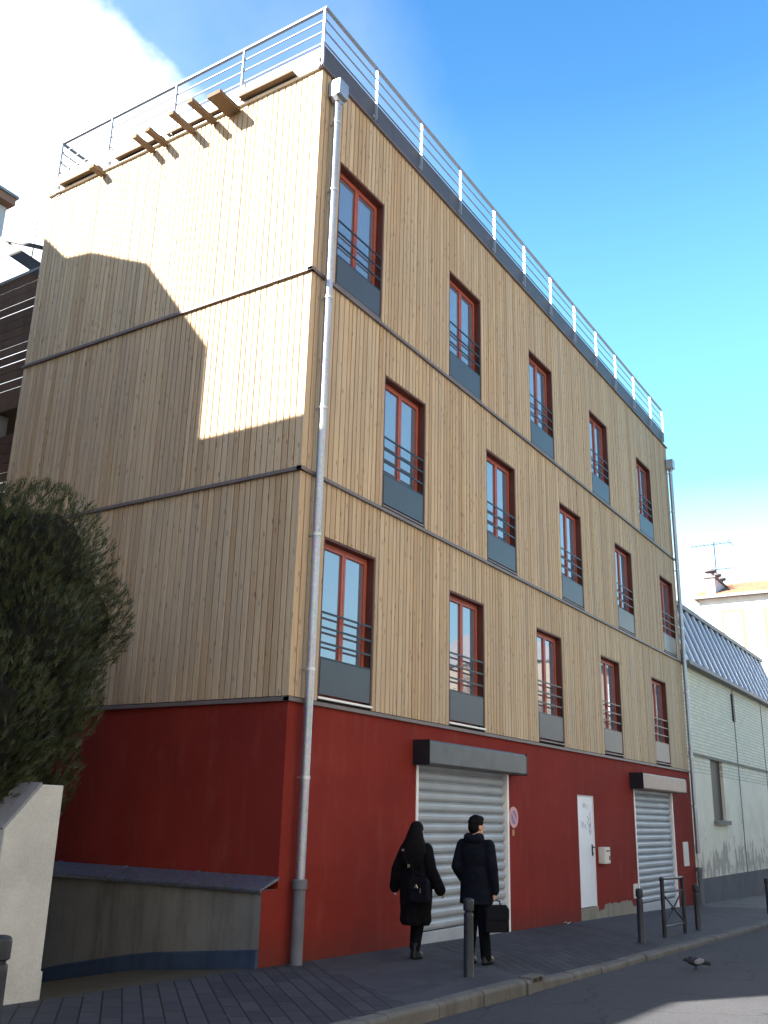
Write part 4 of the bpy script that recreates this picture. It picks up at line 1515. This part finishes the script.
def bare_tree(loc, seed, label):
    t = thing('bare_tree', label, 'tree', loc, 'bare winter trees across the street')
    rr = random.Random(seed)
    tr_, br_ = MB(), MB()
    tr_.tube([(0, 0, -0.3), (0.05, 0, 1.5), (0, 0.08, 3.2)], [0.22, 0.17, 0.14], 9)

    def grow(p, d, ln, r, lev):
        q = p + d * ln
        mid = (p + q) / 2 + Vector((rr.gauss(0, .06), rr.gauss(0, .06), rr.gauss(0, .04))) * ln
        br_.tube([p, mid, q], [r, r * 0.8, r * 0.6], 5 if lev < 2 else 3, caps=False)
        if lev == 5:
            return
        for _ in range(3 if lev < 4 else 4):
            nd = (d + Vector((rr.gauss(0, .5), rr.gauss(0, .5), rr.gauss(0.12, .38)))).normalized()
            grow(p + (q - p) * rr.uniform(0.55, 1.0), nd, ln * rr.uniform(0.62, 0.85), r * 0.58, lev + 1)
    for k in range(4):
        a = k * 1.57 + rr.uniform(-.4, .4)
        grow(Vector((0, 0.08, 3.1)), Vector((math.cos(a) * 0.6, math.sin(a) * 0.6, 1)).normalized(), 2.3, 0.10, 1)
    tr_.build('trunk', M_bark2, t, smooth=True, local=True)
    br_.build('crown', M_bark2, t, local=True)
    return t


TB = thing('sky_blocker', 'tall stone block added across the street behind the camera to cut sky light', 'building', (-15, -18, 0))
MB().box(-45, 11, -26, -12.6, -1, 21).build('wall', M_stucco, TB)  # added out of view to block low sky light from the street
MB().box(-45.3, 11.3, -26.3, -12.3, 21.002, 21.4).build('roof', M_zroof, TB)
simple_windows(TB, ('y', -12.6, 1), [(x_, z) for x_ in range(-42, 8, 4) for z in (1, 4.5, 8, 11.5, 15)], 1.2, 1.9, M_white)
MB().box(-62, -45.5, -26, 0.5, -1, 19).build('wall', M_stucco, TB)  # added street-end block, also out of view, blocking more sky light
bare_tree((27.5, -11.3, gz(27.5)), 4, 'bare winter tree across the street, mirrored in the second lowest window')
bare_tree((36.5, -11.3, gz(36.5)), 9, 'bare winter tree across the street nearer the tan house')
bare_tree((31.5, -10.9, gz(31.5)), 14, 'bare winter tree between the two others across the street')

# ------------------------------------------------------------------ people
def limb(mb, pts, rad, n=14):
    """Tapered limb with finely spaced rings."""
    P, Q = [], []
    for (a, b), (ra, rb_) in zip(zip(pts, pts[1:]), zip(rad, rad[1:])):
        a, b = Vector(a), Vector(b)
        k = max(2, int((b - a).length / 0.05))
        for i in range(k):
            P.append(a.lerp(b, i / k))
            Q.append(ra + (rb_ - ra) * i / k)
    P.append(Vector(pts[-1]))
    Q.append(rad[-1])
    mb.tube(P, Q, n)
    for p, r in zip(pts, rad):
        mb.ell(p, (r * .97, r * .97, r * .97), 12, 8)


def hand(mb, wrist, d, palm_n, thumb_side, curl=0.55, s=1.0):
    """Palm, four bent fingers of unequal length and a thumb."""
    w, d, pn, ts = Vector(wrist), Vector(d).normalized(), Vector(palm_n).normalized(), Vector(thumb_side).normalized()
    mid = w + d * 0.05 * s
    rot = Matrix((ts, d, pn)).transposed()
    mb.ell(mid, (0.040 * s, 0.055 * s, 0.016 * s), 12, 8, rot)
    for i, ln in enumerate((0.070, 0.079, 0.073, 0.057)):
        k = w + d * 0.092 * s + ts * (0.027 - 0.018 * i) * s
        p = [k - d * 0.02 * s, k]
        ang = 0
        for seg in (0.45, 0.32, 0.23):
            ang += curl
            p.append(p[-1] + (d * math.cos(ang) + pn * math.sin(ang)) * ln * seg * s)
        mb.tube(p, [0.0095 * s, 0.0095 * s, 0.009 * s, 0.008 * s, 0.0065 * s], 8)
    k = w + d * 0.03 * s + ts * 0.03 * s
    mb.tube([k - ts * 0.012 * s, k + (ts * 0.7 + d * 0.7) * 0.028 * s, k + (ts * 0.6 + d * 0.9 + pn * 0.5) * 0.05 * s], [0.012 * s, 0.011 * s, 0.008 * s], 8)


def head(mb, c, turn, s=1.0):
    """Skull, jaw, nose, ears, brow, lips and eye bulges; forward is +X turned by turn."""
    M3 = Matrix.Rotation(turn, 3, 'Z')
    c = Vector(c)

    def E(o, r):
        mb.ell(c + M3 @ (Vector(o) * s), [v * s for v in r], 16, 11, M3)
    E((0, 0, 0.02), (0.098, 0.077, 0.108))
    E((0.022, 0, -0.045), (0.072, 0.060, 0.075))
    E((0.05, 0, -0.09), (0.04, 0.04, 0.03))
    E((0.102, 0, -0.02), (0.016, 0.013, 0.028))
    E((0.112, 0, -0.036), (0.013, 0.016, 0.012))
    E((0.090, 0, -0.066), (0.010, 0.026, 0.007))
    E((0.088, 0, -0.076), (0.011, 0.022, 0.008))
    E((0.088, 0, 0.022), (0.012, 0.055, 0.010))
    for sg_ in (-1, 1):
        E((0.082, sg_ * 0.032, 0.004), (0.014, 0.015, 0.010))
        E((-0.005, sg_ * 0.080, -0.012), (0.020, 0.010, 0.032))


def person_man(loc, rz):
    t = thing('person', 'man in a dark hooded coat walking away with a black briefcase', 'person', loc, None, rz)
    b = MB()
    head(b, (0.02, 0.0, 1.575), R(-28))
    limb(b, [(-0.015, 0, 1.36), (0.005, 0, 1.50)], [0.062, 0.056])
    b.rings([(0, 0, 0.82, 0.10, 0.155), (0, 0, 0.95, 0.11, 0.165), (0, 0, 1.08, 0.10, 0.145), (0, 0, 1.25, 0.12, 0.175), (-0.01, 0, 1.37, 0.10, 0.17), (-0.01, 0, 1.43, 0.06, 0.09)])
    # right arm straight down with the case, left arm bent to the pocket
    limb(b, [(-0.01, -0.185, 1.37), (-0.03, -0.225, 1.09), (0.01, -0.245, 0.84)], [0.055, 0.044, 0.030])
    limb(b, [(-0.01, 0.185, 1.37), (-0.07, 0.225, 1.10), (0.08, 0.19, 0.94)], [0.055, 0.044, 0.030])
    hand(b, (0.01, -0.246, 0.835), (0.02, 0, -1), (0, 1, 0), (1, 0, 0.1), 0.75)
    hand(b, (0.08, 0.19, 0.94), (0.8, -0.2, -0.5), (0, -1, -0.3), (0.2, 0, 1), 0.4)
    lf = [(0.0, 0.085, 0.86), (0.07, 0.09, 0.47), (-0.03, 0.09, 0.095)]
    rf_ = [(0.0, -0.085, 0.86), (0.02, -0.085, 0.47), (0.09, -0.085, 0.085)]
    for lg in (lf, rf_):
        limb(b, lg, [0.085, 0.056, 0.040])
    for (ax, ay, az) in (lf[2], rf_[2]):
        b.ell((ax + 0.07, ay, 0.05), (0.125, 0.042, 0.036))
    fused(b, 'body', M_skin, t, 0.0065, 1)
    tr_ = MB()
    tr_.rings([(0, 0, 0.78, 0.11, 0.165), (0, 0, 0.96, 0.12, 0.175)])
    for lg in (lf, rf_):
        limb(tr_, [lg[0], lg[1], (lg[2][0], lg[2][1], 0.075)], [0.10, 0.074, 0.066])
    fused(tr_, 'trousers', M_trouser, t, 0.012, 2)
    ct = MB()
    ct.rings([(-0.005, 0, 0.68, 0.165, 0.215), (0, 0, 0.72, 0.16, 0.212), (0, 0, 0.95, 0.15, 0.20), (0.0, 0, 1.10, 0.135, 0.185), (0, 0, 1.26, 0.15, 0.205),
              (-0.01, 0, 1.36, 0.13, 0.20), (-0.012, 0, 1.42, 0.095, 0.135), (-0.01, 0, 1.45, 0.075, 0.09)], 30)
    limb(ct, [(-0.01, -0.175, 1.355), (-0.03, -0.235, 1.09), (0.008, -0.248, 0.835)], [0.082, 0.068, 0.055])
    limb(ct, [(-0.01, 0.175, 1.355), (-0.075, 0.232, 1.10), (0.06, 0.20, 0.95)], [0.082, 0.070, 0.058])
    # folds
    for k in range(9):
        a = k * 0.7 + 0.2
        ct.tube([(0.12 * math.cos(a), 0.165 * math.sin(a), 1.02), (0.145 * math.cos(a + .05), 0.195 * math.sin(a + .05), 0.72)], [0.012, 0.026], 8)
    co = fused(ct, 'coat', M_coat_m, t, 0.012, 2)
    hd_ = MB()
    hd_.ell((-0.085, 0, 1.425), (0.075, 0.135, 0.060))
    hd_.ell((-0.06, 0.07, 1.455), (0.09, 0.06, 0.050))
    hd_.ell((-0.06, -0.07, 1.455), (0.09, 0.06, 0.050))
    hd_.ell((0.0, 0.0, 1.445), (0.085, 0.10, 0.040))
    fused(hd_, 'hood', M_coat_m, t, 0.010, 3)
    hr = MB()
    M3 = Matrix.Rotation(R(-28), 3, 'Z')
    c = Vector((0.02, 0, 1.575))
    hr.ell(c + M3 @ Vector((-0.012, 0, 0.048)), (0.104, 0.085, 0.098), 18, 12, M3)
    hr.ell(c + M3 @ Vector((-0.045, 0, 0.0)), (0.072, 0.080, 0.092), 18, 12, M3)
    hr.ell(c + M3 @ Vector((0.045, 0, 0.095)), (0.055, 0.065, 0.040), 18, 12, M3)
    for k in range(60):
        v = Vector((random.gauss(-0.2, 1), random.gauss(0, 1), abs(random.gauss(0.5, 1)))).normalized()
        hr.ell(c + M3 @ Vector((-0.014 + v.x * 0.098, v.y * 0.080, 0.045 + v.z * 0.094)), (0.016, 0.012, 0.012), 6, 5)
    fused(hr, 'hair', M_hair, t, 0.008, 1)
    for (ax, ay, az) in (lf[2], rf_[2]):
        sh = MB()
        sh.rings([(ax + 0.055, ay, 0.0, 0.145, 0.045), (ax + 0.055, ay, 0.03, 0.150, 0.050), (ax + 0.045, ay, 0.06, 0.125, 0.046), (ax + 0.01, ay, 0.09, 0.08, 0.044), (ax, ay, 0.12, 0.058, 0.046)], 20)
        sh.build('shoe', M_shoe, t, smooth=True, local=True)
    return t


def person_woman(loc, rz):
    t = thing('person', 'woman with long dark hair in a long black coat carrying a shoulder bag', 'person', loc, None, rz)
    b = MB()
    hc = (0.02, 0.0, 1.495)
    head(b, hc, R(6), 0.95)
    limb(b, [(-0.01, 0, 1.30), (0.005, 0, 1.42)], [0.052, 0.046])
    b.rings([(0, 0, 0.78, 0.10, 0.16), (0, 0, 0.92, 0.105, 0.165), (0, 0, 1.06, 0.09, 0.125), (0, 0, 1.2, 0.11, 0.15), (-0.005, 0, 1.30, 0.09, 0.15), (-0.01, 0, 1.36, 0.05, 0.07)])
    ra = [(-0.005, -0.16, 1.295), (-0.04, -0.235, 1.04), (0.06, -0.315, 0.83)]
    la = [(-0.005, 0.16, 1.295), (-0.05, 0.25, 1.04), (0.02, 0.315, 0.84)]
    for ar in (ra, la):
        limb(b, ar, [0.046, 0.037, 0.026])
    hand(b, ra[2], (0.35, -0.3, -0.9), (0, 1, -0.2), (1, 0, 0.2), 0.4, 0.9)
    hand(b, la[2], (0.25, 0.3, -0.9), (0, -1, -0.2), (1, 0, 0.2), 0.4, 0.9)
    lf = [(0.0, 0.08, 0.82), (0.10, 0.045, 0.45), (0.03, 0.035, 0.10)]
    rf_ = [(0.0, -0.08, 0.82), (0.03, -0.045, 0.45), (-0.06, -0.035, 0.105)]
    for lg in (lf, rf_):
        limb(b, lg, [0.082, 0.052, 0.035])
    for (ax, ay, az) in (lf[2], rf_[2]):
        b.ell((ax + 0.065, ay, 0.05), (0.105, 0.035, 0.032))
    fused(b, 'body', M_skin, t, 0.0065, 1)
    tr_ = MB()
    for lg in (lf, rf_):
        limb(tr_, [lg[0], lg[1], (lg[2][0], lg[2][1], 0.12)], [0.094, 0.066, 0.056])
    fused(tr_, 'trousers', M_trouser, t, 0.012, 2)
    ct = MB()
    ct.rings([(0.0, 0, 0.385, 0.175, 0.185), (0.0, 0, 0.42, 0.175, 0.187), (0, 0, 0.70, 0.18, 0.215), (0, 0, 0.90, 0.165, 0.215), (0, 0, 1.05, 0.14, 0.185), (0, 0, 1.18, 0.14, 0.185),
              (-0.005, 0, 1.28, 0.12, 0.175), (-0.01, 0, 1.34, 0.085, 0.115), (-0.01, 0, 1.38, 0.066, 0.075)], 30)
    limb(ct, [(-0.005, -0.15, 1.285), (-0.045, -0.235, 1.04), (0.055, -0.312, 0.80)], [0.078, 0.070, 0.072])
    limb(ct, [(-0.005, 0.15, 1.285), (-0.055, 0.25, 1.04), (0.015, 0.312, 0.81)], [0.078, 0.070, 0.072])
    for k in range(10):
        a = k * 0.63 + 0.3
        ct.tube([(0.13 * math.cos(a), 0.165 * math.sin(a), 0.98), (0.165 * math.cos(a + .06), 0.185 * math.sin(a + .06), 0.42)], [0.012, 0.03], 8)
    fused(ct, 'coat', M_coat_w, t, 0.012, 2)
    hr = MB()
    hr.ell((-0.005, 0, 1.525), (0.105, 0.088, 0.100))
    hr.rings([(-0.125, 0.015, 1.06, 0.030, 0.10), (-0.128, 0.01, 1.14, 0.045, 0.165), (-0.112, 0.005, 1.24, 0.065, 0.195), (-0.08, 0, 1.33, 0.085, 0.168), (-0.055, 0, 1.43, 0.085, 0.118), (-0.035, 0, 1.53, 0.08, 0.085)], 26)
    for k in range(26):
        a = -1.3 + 2.6 * k / 25
        y0 = 0.085 * math.sin(a)
        hr.tube([(-0.05 - 0.05 * math.cos(a), y0, 1.5), (-0.10 - 0.04 * math.cos(a), y0 * 1.6, 1.32), (-0.13 - 0.03 * math.cos(a), y0 * 1.8, 1.16), (-0.125, y0 * 1.5, random.uniform(1.0, 1.08))], [0.012, 0.014, 0.013, 0.005], 6)
    fused(hr, 'hair', M_hair, t, 0.009, 1)
    for (ax, ay, az) in (lf[2], rf_[2]):
        sh = MB()
        sh.rings([(ax + 0.05, ay, 0.0, 0.125, 0.040), (ax + 0.05, ay, 0.03, 0.130, 0.044), (ax + 0.035, ay, 0.065, 0.10, 0.042), (ax + 0.005, ay, 0.10, 0.064, 0.042), (ax, ay, 0.19, 0.050, 0.046)], 20)
        sh.build('shoe', M_shoe, t, smooth=True, local=True)
    return t


mx_, my_ = 1.98, -1.54
ML = (mx_, my_, zpave(mx_, my_))
mrz = R(2)
person_man(ML, mrz)
wx_, wy_ = 1.88, -0.74
WL = (wx_, wy_, zpave(wx_, wy_))
wrz = R(4)
person_woman(WL, wrz)

# briefcase hanging from the man's right hand
BC = thing('briefcase', "black briefcase hanging from the man's right hand", 'briefcase', (ML[0] + 0.02, ML[1] - 0.25, ML[2] + 0.395), None, mrz + R(-32))
MB().prism([(-0.165, -0.02), (0.165, -0.02), (0.17, 0.0), (0.165, 0.235), (0.12, 0.285), (-0.12, 0.285), (-0.165, 0.235), (-0.17, 0.0)], 'y', -0.048, 0.048).build('case_body', M_leather, BC, bevel=0.014, local=True)
MB().prism([(-0.16, 0.12), (0.16, 0.12), (0.163, 0.235), (0.12, 0.289), (-0.12, 0.289), (-0.163, 0.235)], 'y', -0.058, -0.0485).build('flap', M_leather, BC, bevel=0.004, local=True)
MB().tube([(-0.07, 0, 0.27), (-0.062, 0, 0.325), (0, 0, 0.345), (0.062, 0, 0.325), (0.07, 0, 0.27)], 0.009, 8).build('handle', M_leather, BC, smooth=True, local=True)

# the woman's shoulder bag on her back
HB = thing('shoulder_bag', "black shoulder bag with pale buckles hanging behind the woman's hip", 'bag', (WL[0], WL[1] - 0.10, WL[2] - 0.02), None, wrz)
MB().prism([(-0.20, 0.69), (0.03, 0.69), (0.045, 0.72), (0.03, 0.94), (0.0, 0.97), (-0.17, 0.97), (-0.20, 0.94), (-0.215, 0.72)], 'x', -0.315, -0.205).build('bag_body', M_leather, HB, bevel=0.02, local=True)
MB().prism([(-0.205, 0.83), (0.035, 0.83), (0.03, 0.955), (0.0, 0.985), (-0.17, 0.985), (-0.205, 0.955)], 'x', -0.328, -0.316).build('flap', M_leather, HB, bevel=0.006, local=True)
st = MB()
sp_ = [(-0.24, -0.12, 0.97), (-0.235, 0.0, 1.04), (-0.225, 0.10, 1.12), (-0.21, 0.16, 1.2), (-0.185, 0.19, 1.29), (-0.08, 0.205, 1.375), (0.06, 0.20, 1.345)]
for a, b_ in zip(sp_, sp_[1:]):
    st.bar(a, b_, 0.03, 0.008, up=(1, 0, 0.2))
st.tube([(-0.25, 0.0, 0.95), (-0.25, 0.02, 1.06), (-0.22, 0.06, 1.12)], 0.008, 6)
st.build('strap', M_leather, HB, local=True)
bk = MB()
bk.box(-0.245, -0.236, 0.07, 0.10, 1.085, 1.125)
bk.box(-0.205, -0.195, 0.175, 0.205, 1.275, 1.30)
bk.tube([(-0.335, -0.09, 0.86), (-0.335, -0.07, 0.895), (-0.335, -0.05, 0.86)], 0.007, 6)
bk.box(-0.336, -0.329, -0.13, -0.12, 0.80, 0.86)
bk.build('buckle', M_brass, HB, local=True)

# pigeon on the road
PG = thing('pigeon', 'dark pigeon with a pale wing patch, head low, on the shaded asphalt', 'bird', (4.75, -3.40, gz(4.75) - 0.115), None, R(128))
PG.scale = (0.85, 0.85, 0.85)
pb_ = MB()
pb_.ell((0, 0, 0.115), (0.125, 0.062, 0.062))
pb_.ell((0.075, 0, 0.13), (0.06, 0.05, 0.06))
pb_.tube([(0.09, 0, 0.125), (0.13, 0, 0.135), (0.155, 0, 0.14)], [0.045, 0.034, 0.028], 10)
pb_.ell((0.165, 0, 0.14), (0.034, 0.026, 0.027))
pb_.tube([(0.185, 0, 0.138), (0.22, 0, 0.125)], [0.011, 0.003], 6)
pb_.tube([(-0.09, 0, 0.115), (-0.16, 0, 0.10), (-0.235, 0, 0.085)], [0.045, 0.032, 0.028], 10)
for s_ in (-1, 1):
    pb_.tube([(0.01, s_ * 0.025, 0.07), (0.0, s_ * 0.027, 0.035), (0.008, s_ * 0.027, 0.006)], [0.014, 0.007, 0.006], 6)
    for da in (-0.6, 0, 0.6, 3.14):
        pb_.tube([(0.008, s_ * 0.027, 0.006), (0.008 + 0.035 * math.cos(da), s_ * 0.027 + 0.03 * math.sin(da), 0.004)], [0.005, 0.0035], 5)
fused(pb_, 'body', M_feather, PG, 0.004, 2)
for s_ in (-1, 1):
    MB().ell((-0.035, s_ * 0.056, 0.125), (0.085, 0.014, 0.042), 12, 8, Matrix.Rotation(R(12), 3, 'Y')).build('wing', M_featherw, PG, smooth=True, local=True)
